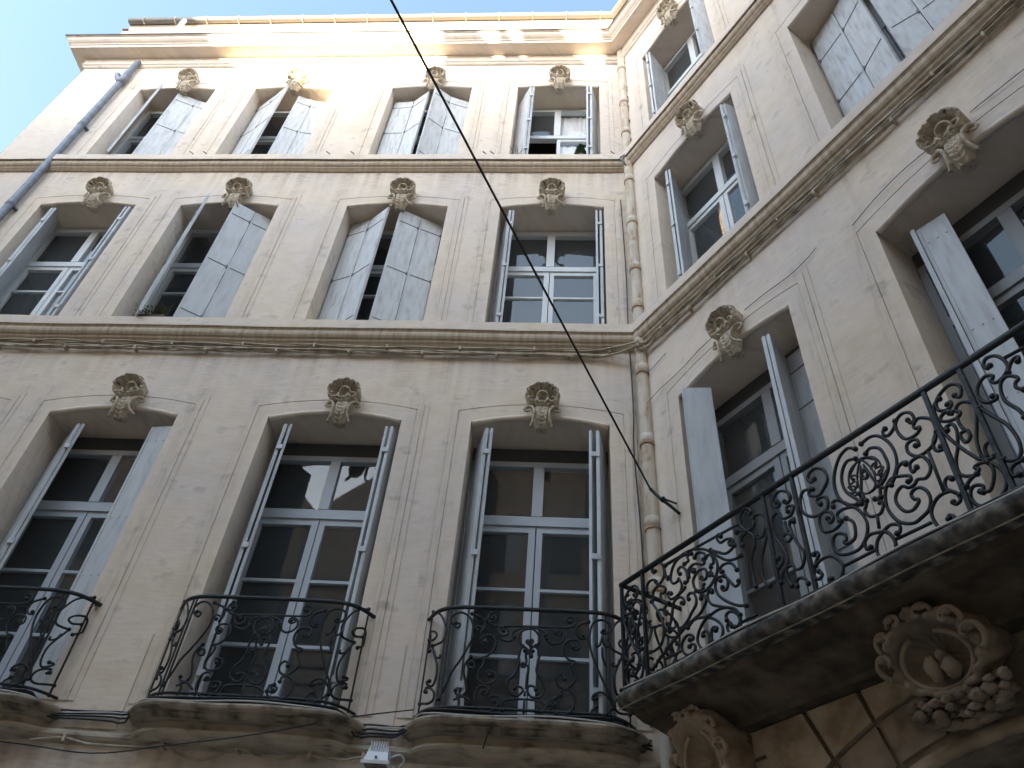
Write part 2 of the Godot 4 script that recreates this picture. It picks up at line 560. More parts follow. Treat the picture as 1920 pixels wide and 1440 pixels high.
# ---------------------------------------------------------------- windows
# options: head (height of a dark head board), transom (y), bars (list of y), white, open_left, curtain
func window(parent: Node3D, c: float, row: int, label: String, opt: Dictionary) -> Node3D:
	var w := node("window", parent, label)
	var a := c - half(row) + 0.005
	var b := c + half(row) - 0.005
	var z := DEEP
	var y0: float = SILL[row] + 0.01
	var y1: float = SPRING[row] - 0.035
	var pm: Material = M.frame_white if opt.get("white", false) else (M.frame_dark if opt.get("dark", false) else M.frame)
	var head: float = opt.get("head", 0.05)
	var st := flat()
	box(st, a, b, y1 - head, y1, z - 0.10, z - 0.02)
	put("head_board", st, M.dark_wood if head > 0.1 else pm, w)
	y1 -= head + 0.002
	var f := flat()
	box(f, a, a + 0.07, y0, y1, z - 0.09, z)
	box(f, b - 0.07, b, y0, y1, z - 0.09, z)
	box(f, a + 0.07, b - 0.07, y1 - 0.07, y1, z - 0.09, z - 0.002)
	var tr: float = opt.get("transom", 0.0)
	var full := tr if tr > 0.0 else y1 - 0.07
	if tr > 0.0:
		box(f, a + 0.07, b - 0.07, tr - 0.05, tr + 0.05, z - 0.09, z + 0.012)
		box(f, a + 0.07, b - 0.07, tr + 0.052, tr + 0.085, z - 0.08, z - 0.012)
		box(f, c - 0.06, c + 0.06, tr + 0.087, y1 - 0.072, z - 0.085, z - 0.004)
	put("frame", f, pm, w)
	var edges := [[a + 0.072, c - 0.006], [c + 0.006, b - 0.072]]
	for k in 2:
		var l: float = edges[k][0]
		var r: float = edges[k][1]
		if tr > 0.0:
			pane(w, l + (0.0 if k == 0 else 0.056), r - (0.056 if k == 0 else 0.0), tr + 0.085, y1 - 0.07, z - 0.045)
		if k == 0 and opt.get("open_left", false):
			# the left casement stands open into the room
			var oc := flat()
			box(oc, l - 0.02, l + 0.03, y0 + 0.01, full - 0.055, z - 0.72, z - 0.1)
			put("casement", oc, pm, w)
			continue
		var s := flat()
		var top := full - 0.052
		var bot := y0 + 0.005
		box(s, l, l + 0.065, bot, top, z - 0.07, z - 0.008)
		box(s, r - 0.075, r, bot, top, z - 0.07, z - 0.006)
		box(s, l + 0.065, r - 0.075, top - 0.075, top, z - 0.07, z - 0.009)
		box(s, l + 0.065, r - 0.075, bot, bot + 0.09, z - 0.07, z - 0.009)
		put("casement", s, pm, w)
		var ys := [bot + 0.09]
		for y in opt.get("bars", []):
			var g := flat()
			box(g, l + 0.065, r - 0.075, y - 0.016, y + 0.016, z - 0.06, z - 0.012)
			put("glazing_bar", g, pm, w)
			ys.append(y)
		ys.append(top - 0.075)
		ys.sort()
		for i in ys.size() - 1:
			pane(w, l + 0.065, r - 0.075, ys[i], ys[i + 1], z - 0.04)
		if k == 1 and opt.get("curtain", false):
			curtain(w, l + 0.03, r - 0.01, bot + 0.05, top - 0.10, z - 0.10, 0.009)
	if tr > 0.0 and opt.get("curtain", false):
		curtain(w, c + 0.02, b - 0.05, tr + 0.06, y1 - 0.09, z - 0.12, 0.008)
	return w

func pane(w: Node3D, x0: float, x1: float, y0: float, y1: float, z: float) -> void:
	var st := flat()
	# old glass stands a hair out of true, so each pane mirrors its own bit of yard
	var k := rng.randf_range(-0.004, 0.004)
	var q := rng.randf_range(-0.003, 0.003)
	quad(st, Vector3(x0, y0, z + k), Vector3(x1, y0, z - k), Vector3(x1, y1, z - k + q), Vector3(x0, y1, z + k + q))
	put("pane", st, M.glass, w)

func curtain(w: Node3D, x0: float, x1: float, y0: float, y1: float, z: float, amp: float) -> void:
	var st := smooth()
	var n := 40
	for i in n:
		var p := []
		for e in [i, i + 1]:
			var t := float(e) / n
			p.append(Vector2(lerpf(x0, x1, t), z + amp * sin(t * 38.0 + 2.0 * sin(t * 9.0))))
		quad(st, Vector3(p[0].x, y0, p[0].y), Vector3(p[1].x, y0, p[1].y), Vector3(p[1].x + 0.04 * (p[1].x - x0), y1, p[1].y), Vector3(p[0].x + 0.04 * (p[0].x - x0), y1, p[0].y))
	put("curtain", st, M.curtain, w)

# a folding shutter: plan points from the hinge to the free edge; every stretch between two points is one leaf
func shutter(w: Node3D, plan: Array, y0: float, y1: float, straps: Array, worn := false, studs := false) -> void:
	for i in plan.size() - 1:
		var p: Vector2 = plan[i]
		var q: Vector2 = plan[i + 1]
		var d := (q - p).normalized()
		var st := flat()
		var len := (q - p).length()
		var p1 := p + d * 0.004
		var q1 := q - d * 0.004
		board(st, p1, q1, y0, y1, 0.030)
		# a rebated edge strip and a sunk line down the leaf
		board(st, q1 - d * minf(0.03, len * 0.3), q1 - d * 0.004, y0 + 0.01, y1 - 0.012, 0.008, 0.008)
		put("shutter", st, M.shutter_worn if worn else M.shutter, w)
		for y in straps:
			var ss := flat()
			board(ss, p1 + d * 0.012, q1 - d * 0.02, y - 0.006, y + 0.006, 0.006, 0.0065)
			board(ss, p1 - d * 0.004, p1 + d * 0.02, y - 0.03, y + 0.03, 0.014, 0.016)
			put("strap_hinge", ss, M.strap, w)
		if studs:
			for y in [y1 - 0.22, y1 - 1.3, y0 + 0.4, y0 + 1.3]:
				for t in [0.2, 0.5, 0.8]:
					var v := p1.lerp(q1, t)
					var ss := flat()
					board(ss, v - d * 0.008, v + d * 0.008, y - 0.008, y + 0.008, 0.006, 0.006)
					put("stud", ss, M.shutter_worn, w)

# a pair of leaves folded back on each other against the jamb
func folded(w: Node3D, hinge: Vector2, free: Vector2, gap: Vector2, y0: float, y1: float, worn := false) -> void:
	shutter(w, [hinge, free], y0, y1, [], worn)
	shutter(w, [free + gap, hinge + gap * 0.8], y0, y1, [], worn)
	for y in [y1 - 0.35, (y0 + y1) * 0.5, y0 + 0.3]:
		var st := flat()
		box(st, minf(free.x, free.x + gap.x) - 0.006, maxf(free.x, free.x + gap.x) + 0.006, y - 0.03, y + 0.03, free.y - 0.01, free.y + 0.008)
		put("leaf_hinge", st, M.shutter, w)

# ---------------------------------------------------------------- carved stone
func carved_keystone(parent: Node3D, x: float, y_arch: float, kind: int, k := 1.0, skew := 0.0) -> void:
	var o := node("carved_keystone", parent)
	o.position = Vector3(x, y_arch, 0.0)
	o.scale = Vector3(0.93, 0.77, 0.84) * k
	var r := RandomNumberGenerator.new()
	r.seed = 100 + kind * 7 + int(x * 10.0)
	# the shell: a fluted bowl whose curled, broken rim leans out over the opening
	var st := smooth()
	var n := 72
	var lobes: float = [10.0, 7.0, 12.0, 8.0][kind % 4]
	var notch: float = [0.22, 0.10, 0.26, 0.16][kind % 4]
	var prof := [[0.0, 0.075], [0.2, 0.075], [0.4, 0.08], [0.6, 0.10], [0.74, 0.135], [0.83, 0.185], [0.90, 0.212], [0.97, 0.205], [1.01, 0.175], [1.0, 0.12], [0.93, 0.0]]
	var rings := []
	for pr in prof:
		var ring := PackedVector3Array()
		var rim: float = pr[0]
		for i in n:
			var a := TAU * i / n
			var rad := 0.212 * (1.0 + 0.045 * cos(a * lobes + kind) * smoothstep(0.6, 1.0, rim))
			for e in [0.0, 0.75, -0.75]:
				var w: float = 1.0 if e == 0.0 else 0.35
				rad *= 1.0 - w * notch * exp(-pow((a - PI * 0.5 - skew * 0.6 - e) / 0.11, 2.0)) * smoothstep(0.5, 1.0, rim)
			rad *= 1.0 - 0.14 * maxf(0.0, -sin(a)) * rim
			var flute := 0.020 * cos(a * lobes * 2.0 + kind) * smoothstep(0.25, 0.5, rim) * (1.0 - smoothstep(0.86, 0.95, rim))
			var lean := (0.055 * sin(a) * rim + 0.02) * (1.0 if pr[1] > 0.01 else 0.0)
			ring.append(Vector3(cos(a) * rad * rim * 1.02, 0.245 + sin(a) * rad * rim, pr[1] + flute + lean))
		rings.append(ring)
	for j in rings.size() - 1:
		for i in n:
			var i2 := (i + 1) % n
			quad(st, rings[j][i], rings[j + 1][i], rings[j + 1][i2], rings[j][i2])
	put("shell", st, M.carving, o)
	# a weathered crest behind the rim, dark where the rain strikes it
	var lf := smooth()
	var nl: int = [5, 4, 6, 5][kind % 4]
	for i in nl:
		var a := PI * 0.5 + (float(i) / (nl - 1) - 0.5) * 1.9 + r.randf_range(-0.1, 0.1) + skew * 0.3
		if kind % 4 == 2 and absf(a - PI * 0.5) < 0.25:
			continue
		var c := Vector3(cos(a) * 0.195, 0.245 + sin(a) * 0.20, 0.15 + 0.035 * sin(a))
		ball(lf, c, Vector3(0.046, 0.024, 0.085), 12, 8, 0.15)
	put("crest", lf, M.carving_dark, o)
	# the hooded hollow in the middle of the shell and the C-scrolls beside it
	var hd := smooth()
	var hp := PackedVector3Array()
	for s in 15:
		var a := -0.5 + (PI + 1.0) * s / 14.0
		hp.append(Vector3(cos(a) * 0.066 + skew * 0.05, 0.225 + sin(a) * 0.078, 0.175 + 0.045 * sin(a)))
	tube(hd, hp, 0.017, 8)
	for side in [-1.0, 1.0]:
		var sp := PackedVector3Array()
		for s in 26:
			var q := s / 25.0
			var a: float = 2.4 + q * 6.4
			var rr := 0.075 * (1.0 - 0.78 * q)
			sp.append(Vector3(side * (0.13 + rr * cos(a)), 0.17 + rr * sin(a) * 0.85, 0.175 + 0.05 * q))
		tube(hd, sp, 0.013, 7, 1.0, 0.7)
		var lp := PackedVector3Array()
		for s in 8:
			var q := s / 7.0
			lp.append(Vector3(side * (0.03 + 0.10 * q), 0.12 + 0.035 * sin(q * PI), 0.17 + 0.02 * sin(q * PI)))
		tube(hd, lp, 0.02, 7, 0.8, 0.5)
	if kind % 2 == 1:
		ball(hd, Vector3(skew * 0.05, 0.225, 0.115), Vector3(0.052, 0.066, 0.06), 12, 9, 0.05)
	put("hood", hd, M.carving, o)
	# the console: a ribbed, tapering tongue that curls down over the edge of the arch
	var cs := smooth()
	var rows := 30
	var cols := 19
	var grid := []
	for j in rows + 1:
		var t := float(j) / rows
		var hw := lerpf(0.105, 0.07, t) + 0.018 * sin(t * PI)
		var row := PackedVector3Array()
		for i in cols:
			var u := 2.0 * i / (cols - 1) - 1.0
			var groove := 0.014 * absf(cos(u * 4.7)) - 0.016 * exp(-u * u / 0.004)
			var notches := 0.008 * sin(t * 44.0 + absf(u) * 5.0) * (1.0 - u * u)
			var front := 0.125 + 0.065 * sin(t * 2.5) - 0.11 * t * t
			var zz := front * pow(maxf(0.0, 1.0 - pow(absf(u), 4.0)), 0.4) + (groove + notches) * (1.0 - pow(absf(u), 6.0))
			row.append(Vector3(u * hw + skew * 0.06 * (1.0 - t), 0.12 - 0.44 * t + 0.02 * u * u * t, maxf(zz, 0.0 if t < 0.28 else -0.05)))
		grid.append(row)
	for j in rows:
		for i in cols - 1:
			quad(cs, grid[j][i], grid[j + 1][i], grid[j + 1][i + 1], grid[j][i + 1])
	for i in cols - 1:
		var p0: Vector3 = grid[rows][i]
		var p1: Vector3 = grid[rows][i + 1]
		quad(cs, p0, Vector3(p0.x, p0.y + 0.05, -0.10), Vector3(p1.x, p1.y + 0.05, -0.10), p1)
	ball(cs, Vector3(skew * 0.05, 0.115, 0.17), Vector3(0.04, 0.028, 0.035), 10, 7, 0.2)
	put("console", cs, M.carving, o)
	for side in [-1.0, 1.0]:
		var vs := smooth()
		var vp := PackedVector3Array()
		var pts := [Vector3(0.14, -0.33, 0.10), Vector3(0.11, -0.25, 0.135), Vector3(0.098, -0.14, 0.165), Vector3(0.102, -0.04, 0.165), Vector3(0.13, 0.04, 0.145), Vector3(0.175, 0.068, 0.115), Vector3(0.212, 0.05, 0.095), Vector3(0.216, 0.015, 0.09), Vector3(0.19, 0.002, 0.09), Vector3(0.175, 0.022, 0.09)]
		if kind % 2 == 1 and side > 0:
			pts[0] = Vector3(0.215, -0.30, 0.12)
			pts[1] = Vector3(0.15, -0.24, 0.15)
		for q in pts:
			vp.append(Vector3(q.x * side + skew * 0.04, q.y, q.z))
		tube(vs, curve3(vp, 4), 0.017, 8, 1.7, 0.85)
		put("volute", vs, M.carving, o)

# ---------------------------------------------------------------- wing A
const STRING := [Vector2(0.0, 0.0), Vector2(0.13, 0.0), Vector2(0.13, -0.145), Vector2(0.118, -0.15), Vector2(0.105, -0.175), Vector2(0.117, -0.19), Vector2(0.123, -0.22), Vector2(0.118, -0.255), Vector2(0.10, -0.285), Vector2(0.078, -0.30), Vector2(0.07, -0.325), Vector2(0.05, -0.345), Vector2(0.03, -0.37), Vector2(0.0, -0.38)]

func shifted(prof: Array, y: float, k := 1.0) -> Array:
	var out := []
	for p in prof:
		out.append(Vector2(p.x * k, y + p.y * k))
	return out

const CORNICE := [Vector2(0.0, 17.78), Vector2(0.44, 17.64), Vector2(0.46, 17.63), Vector2(0.46, 17.595), Vector2(0.43, 17.58), Vector2(0.42, 17.53), Vector2(0.385, 17.49), Vector2(0.35, 17.465), Vector2(0.345, 17.44), Vector2(0.325, 17.43), Vector2(0.32, 17.355), Vector2(0.08, 17.345), Vector2(0.07, 17.30), Vector2(0.055, 17.16), Vector2(0.075, 17.15), Vector2(0.07, 17.12), Vector2(0.045, 17.10), Vector2(0.04, 17.07), Vector2(0.02, 17.05), Vector2(0.0, 17.04)]

func shell_of_wing(w: Node3D, x0: float, x1: float, cols: Array, m: Material, low: float) -> void:
	var st := flat()
	wall_face(st, x0, x1, cols, low, 19.0)
	for row in 3:
		for c in cols:
			reveal(st, c, row)
	# the outer ends and the back, so that no daylight falls in from behind
	quad(st, Vector3(x0, low, -4), Vector3(x0, low, 0), Vector3(x0, 19, 0), Vector3(x0, 19, -4))
	quad(st, Vector3(x1, low, 0), Vector3(x1, low, -4), Vector3(x1, 19, -4), Vector3(x1, 19, 0))
	put("wall", st, m, w)
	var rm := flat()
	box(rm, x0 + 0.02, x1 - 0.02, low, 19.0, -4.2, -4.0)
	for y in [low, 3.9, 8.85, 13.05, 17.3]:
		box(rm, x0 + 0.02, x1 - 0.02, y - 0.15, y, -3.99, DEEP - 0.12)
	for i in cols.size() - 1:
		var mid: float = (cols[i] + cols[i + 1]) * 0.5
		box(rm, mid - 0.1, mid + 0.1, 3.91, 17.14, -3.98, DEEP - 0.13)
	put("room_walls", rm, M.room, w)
	var rf := flat()
	quad(rf, Vector3(x0, 18.98, 0.05), Vector3(x1, 18.98, 0.05), Vector3(x1, 20.2, -4.2), Vector3(x0, 20.2, -4.2))
	put("roof", rf, M.tile, w)

func wing_a(w: Node3D) -> void:
	shell_of_wing(w, -11.03, 0.0, COLS_A, M.wall_a, 0.0)
	var mitre := -0.53
	for row in [1, 2]:
		var s := smooth() if false else flat()
		moulding(s, shifted(STRING, SILL[row] - 0.012, 1.0 if row == 1 else 0.92), -11.03, 0.0, 0.0, mitre, 0.006)
		put("string_course", s, M.wall_a if false else M.trim, w)
		var band := flat()
		moulding(band, [Vector2(0.0, SILL[row] + 0.002), Vector2(0.135, SILL[row] + 0.001), Vector2(0.135, SILL[row] - 0.15)], -11.03, 0.0, 0.0, mitre, 0.006)
		put("sill_band", band, M.wall_a, w)
	var co := flat()
	moulding(co, CORNICE, -11.03, 0.0, -1.0, mitre)
	# its return round the left-hand corner
	for i in CORNICE.size() - 1:
		var p: Vector2 = CORNICE[i]
		var q: Vector2 = CORNICE[i + 1]
		quad(co, Vector3(-11.03 - p.x, p.y, -3), Vector3(-11.03 - q.x, q.y, -3), Vector3(-11.03 - q.x, q.y, q.x), Vector3(-11.03 - p.x, p.y, p.x))
	put("cornice", co, M.wall_a, w)
	var fl := flat()
	moulding(fl, [Vector2(0.40, 17.665), Vector2(0.475, 17.650), Vector2(0.475, 17.606)], -11.03, 0.0, -1.0, mitre)
	box(fl, -11.51, -11.495, 17.618, 17.66, -3.0, 0.475)
	put("flashing", fl, M.lead, w)
	# the lowest course stands a finger proud between the surrounds
	for e in [[-9.75, -9.77 + 0.02], [-7.54, -7.43], [-5.19, -4.72], [-2.48, -2.30]]:
		if e[1] - e[0] > 0.1:
			var pp := flat()
			box(pp, e[0], e[1], 3.95, 4.84, 0.0, 0.014)
			put("plinth_panel", pp, M.wall_a, w)
	attic(w, -10.8, 0.0, mitre, M.wall_a)
	# swan-neck outlet from the gutter down to the cornice, near the left end
	var sn := smooth()
	tube(sn, curve3(PackedVector3Array([Vector3(-9.45, 18.86, 0.26), Vector3(-9.47, 18.70, 0.25), Vector3(-9.60, 18.52, 0.12), Vector3(-9.72, 18.36, 0.07), Vector3(-9.78, 17.95, 0.06), Vector3(-9.80, 17.72, 0.10)])), 0.05, 8)
	put("outlet_pipe", sn, M.frame_white, w)
	for row in 3:
		for c in COLS_A:
			surround(w, c, row, M.wall_a)
	# carved shells
	var xs := [[-8.62, -6.20, -3.53, -1.16], [-8.56, -6.22, -3.55, -1.19], [-8.52, -6.30, -3.57, -1.16]]
	for row in 3:
		for i in 4:
			carved_keystone(w, xs[row][i] , SPRING[row] + RISE[row], [[0, 3, 2, 0], [1, 2, 3, 1], [3, 1, 1, 2]][row][i], [0.98, 1.02, 1.0][row], [[0.0, 0.9, 0.35, 0.0], [0.5, -0.4, 0.1, 0.0], [0.6, 0.2, -0.3, 0.2]][row][i])
	windows_a(w)
	ledges_a(w)

func attic(w: Node3D, x0: float, x1: float, m1: float, m: Material) -> void:
	var at := flat()
	moulding(at, [Vector2(0.0, 19.10), Vector2(0.125, 19.09), Vector2(0.125, 18.93), Vector2(0.10, 18.92), Vector2(0.10, 18.86), Vector2(0.07, 18.83), Vector2(0.05, 18.78), Vector2(0.03, 18.74), Vector2(0.03, 18.55), Vector2(0.02, 18.5)], x0, x1, 0.0, m1)
	put("attic_moulding", at, m, w)
	var g := smooth()
	var n := 10
	for i in n:
		var a0 := PI + PI * i / n
		var a1 := PI + PI * (i + 1) / n
		var p0 := Vector2(0.19 + 0.075 * cos(a0), 19.03 + 0.085 * sin(a0))
		var p1 := Vector2(0.19 + 0.075 * cos(a1), 19.03 + 0.085 * sin(a1))
		quad(g, Vector3(x0 + m1 * 0.0, p0.y, p0.x), Vector3(x0, p1.y, p1.x), Vector3(x1 + m1 * p1.x, p1.y, p1.x), Vector3(x1 + m1 * p0.x, p0.y, p0.x))
	ball(g, Vector3(x0, 19.02, 0.19), Vector3(0.01, 0.08, 0.075), 10, 6)
	put("gutter", g, M.gutter, w)
	var x := x0 + 0.35
	while x < x1 - 0.3:
		var br := flat()
		box(br, x, x + 0.016, 18.925, 18.938, 0.09, 0.275)
		box(br, x, x + 0.016, 18.926, 19.04, 0.264, 0.275)
		x += 0.72
		put("gutter_bracket", br, M.pipe, w)

func windows_a(w: Node3D) -> void:
	# lowest storey: tall French windows
	var tall := {"head": 0.2, "transom": 6.52, "bars": [5.70, 4.98]}
	var y0: float = SILL[0] + 0.02
	var o := window(w, COLS_A[0], 0, "", tall)
	folded(o, Vector2(-9.43, -0.36), Vector2(-9.22, 0.0), Vector2(0.06, 0), y0, 7.46)
	folded(o, Vector2(-7.89, -0.36), Vector2(-7.96, 0.0), Vector2(-0.06, 0), y0, 7.46)
	o = window(w, COLS_A[1], 0, "tall French window with one shutter leaf swung half shut on its right", tall)
	folded(o, Vector2(-7.04, -0.36), Vector2(-6.73, -0.06), Vector2(0.055, 0), y0, 7.48)
	shutter(o, [Vector2(-5.535, -0.07), Vector2(-5.83, -0.10)], y0, 7.48, [], false, true)
	o = window(w, COLS_A[2], 0, "tall French window with both shutters folded back, ochre glints in its panes", tall)
	folded(o, Vector2(-4.37, -0.36), Vector2(-4.16, 0.03), Vector2(0.06, 0), y0, 7.48)
	folded(o, Vector2(-2.815, -0.36), Vector2(-2.88, 0.03), Vector2(-0.06, 0), y0, 7.48)
	o = window(w, COLS_A[3], 0, "tall French window with both shutters folded back, beside the corner drainpipe", tall)
	folded(o, Vector2(-1.95, -0.38), Vector2(-1.79, 0.05), Vector2(0.055, 0), y0, 7.48)
	folded(o, Vector2(-0.40, -0.36), Vector2(-0.51, 0.05), Vector2(-0.08, 0), y0, 7.48)
	# middle storey
	var mid := {"white": true, "transom": 11.02, "bars": [10.38, 9.78]}
	y0 = SILL[1] + 0.015
	var st := [y0 + 0.22, 10.55, 11.68]
	o = window(w, COLS_A[0], 1, "white window with frosted lower panes between shutters folded against the jambs", mid)
	folded(o, Vector2(-9.40, -0.36), Vector2(-9.25, 0.0), Vector2(0.05, 0), y0, 11.97)
	folded(o, Vector2(-7.88, -0.36), Vector2(-7.92, 0.03), Vector2(-0.06, 0), y0, 11.97)
	o = window(w, COLS_A[1], 1, "window with one grey shutter edge-on and the other swung half shut", mid)
	shutter(o, [Vector2(-7.05, -0.30), Vector2(-6.82, -0.03), Vector2(-6.56, 0.25)], y0, 11.97, st)
	shutter(o, [Vector2(-5.58, -0.27), Vector2(-5.885, -0.07), Vector2(-6.155, 0.12)], y0, 11.97, st)
	o = window(w, COLS_A[2], 1, "window behind two weathered shutters left ajar, a dark slit between them", mid)
	shutter(o, [Vector2(-4.38, -0.32), Vector2(-4.05, -0.20), Vector2(-3.72, 0.04)], y0, 11.97, st, true)
	shutter(o, [Vector2(-2.90, -0.31), Vector2(-3.23, -0.16), Vector2(-3.54, 0.0)], y0, 11.97, st, true)
	o = window(w, COLS_A[3], 1, "white window mirroring blue sky, its narrow shutters folded right back", mid)
	folded(o, Vector2(-1.955, -0.36), Vector2(-1.83, 0.0), Vector2(0.05, 0), y0, 11.97)
	folded(o, Vector2(-0.395, -0.36), Vector2(-0.42, 0.0), Vector2(-0.06, 0), y0, 11.97)
	# top storey
	var up := {"transom": 14.95, "bars": [14.2], "white": true}
	y0 = SILL[2] + 0.015
	st = [y0 + 0.2, 14.75, 15.72]
	o = window(w, COLS_A[0], 2, "top window with a dirty shutter standing edge-on and a streaked one half shut", up)
	shutter(o, [Vector2(-9.40, -0.30), Vector2(-9.12, -0.05), Vector2(-8.86, 0.20)], y0, 15.97, st, true)
	shutter(o, [Vector2(-7.95, -0.26), Vector2(-8.28, -0.17), Vector2(-8.62, -0.01)], y0, 15.97, st, true)
	o = window(w, COLS_A[1], 2, "top window with two streaked shutters ajar below the sunlit wall", up)
	shutter(o, [Vector2(-7.05, -0.29), Vector2(-6.72, -0.10), Vector2(-6.385, 0.13)], y0, 15.97, st, true)
	shutter(o, [Vector2(-5.60, -0.25), Vector2(-5.95, -0.19), Vector2(-6.225, -0.08)], y0, 15.97, st, true)
	o = window(w, COLS_A[2], 2, "top window with nearly closed pale shutters, one leaf bowed", up)
	shutter(o, [Vector2(-4.345, -0.23), Vector2(-3.965, -0.21), Vector2(-3.64, 0.0)], y0, 15.97, st, true)
	shutter(o, [Vector2(-2.87, -0.24), Vector2(-3.24, -0.12), Vector2(-3.51, 0.10)], y0, 15.97, st, true)
	o = window(w, COLS_A[3], 2, "open top window with a white curtain and folded pale shutters", {"transom": 14.95, "bars": [], "white": true, "open_left": true, "curtain": true})
	folded(o, Vector2(-1.94, -0.30), Vector2(-1.70, 0.08), Vector2(0.055, 0), y0, 15.97, true)
	folded(o, Vector2(-0.43, -0.30), Vector2(-0.56, 0.10), Vector2(-0.065, 0), y0, 15.97, true)
	# iron shutter catches on the sills
	for c in [-2.35, -5.02, -4.6, -0.22, -2.22, -7.42, -7.18]:
		var ct := smooth()
		tube(ct, PackedVector3Array([Vector3(c, SILL[2] + 0.02, 0.05), Vector3(c + 0.02, SILL[2] + 0.09, 0.10), Vector3(c - 0.03, SILL[2] + 0.10, 0.13)]), 0.011, 5)
		put("shutter_catch", ct, M.strap, w)

# the plan of a small bowed balcony: how far it stands out at x, for a half-width h
func bow(x: float, h: float, out: float) -> float:
	return out * (1.0 - pow(minf(1.0, absf(x) / h), 8.0))

func ledges_a(w: Node3D) -> void:
	# the moulded ledge along the wall, breaking forward under every window
	var upper := [Vector2(0.0, 4.10), Vector2(0.075, 4.099), Vector2(0.105, 4.088), Vector2(0.115, 4.068), Vector2(0.108, 4.048), Vector2(0.085, 4.036), Vector2(0.04, 4.033), Vector2(0.035, 4.012), Vector2(0.0, 4.0), Vector2(-0.03, 3.992)]
	var lower := [Vector2(-0.03, 3.994), Vector2(-0.09, 3.986), Vector2(-0.10, 3.922), Vector2(-0.05, 3.918), Vector2(-0.03, 3.908), Vector2(-0.026, 3.888), Vector2(-0.04, 3.868), Vector2(-0.08, 3.858), Vector2(-0.09, 3.846), Vector2(-0.15, 3.836), Vector2(-0.28, 3.832)]
	for c in COLS_A:
		var h := 1.0
		var n := 48
		for e in [[upper, M.ledge, "balcony_ledge"], [lower, M.ledge_band, "ledge_band"]]:
			var st := flat()
			var prof: Array = e[0]
			for s in n:
				for i in prof.size() - 1:
					var q := []
					for pair in [[i, s], [i + 1, s], [i + 1, s + 1], [i, s + 1]]:
						var v: Vector2 = prof[pair[0]]
						var u: float = -1.0 + 2.0 * pair[1] / n
						u = sin(u * PI * 0.5)
						var x: float = u * (h + v.x * 0.5)
						q.append(Vector3(c + 0.02 + x, v.y + 0.004 * sin(x * 7.0), maxf(-0.01, bow(u, 1.0, 0.27 + v.x))))
					quad(st, q[0], q[1], q[2], q[3])
			put(e[2], st, e[1], w)
		var fl := flat()
		for s in 24:
			var u0 := sin((-1.0 + s / 12.0) * PI * 0.5)
			var u1 := sin((-1.0 + (s + 1) / 12.0) * PI * 0.5)
			quad(fl, Vector3(c + 0.02 + u0, 4.101, bow(u0, 1.0, 0.27)), Vector3(c + 0.02 + u1, 4.101, bow(u1, 1.0, 0.27)), Vector3(c + 0.02 + u1, 4.101, -0.02), Vector3(c + 0.02 + u0, 4.101, -0.02))
		put("balcony_floor", fl, M.ledge, w)
	var lw := flat()
	moulding(lw, [Vector2(0.0, 3.930), Vector2(0.035, 3.925), Vector2(0.06, 3.905), Vector2(0.065, 3.875), Vector2(0.05, 3.850), Vector2(0.02, 3.835), Vector2(0.0, 3.815)], -11.03, 0.0, 0.0, -0.53, 0.008)
	put("ledge_moulding", lw, M.ledge_band, w)

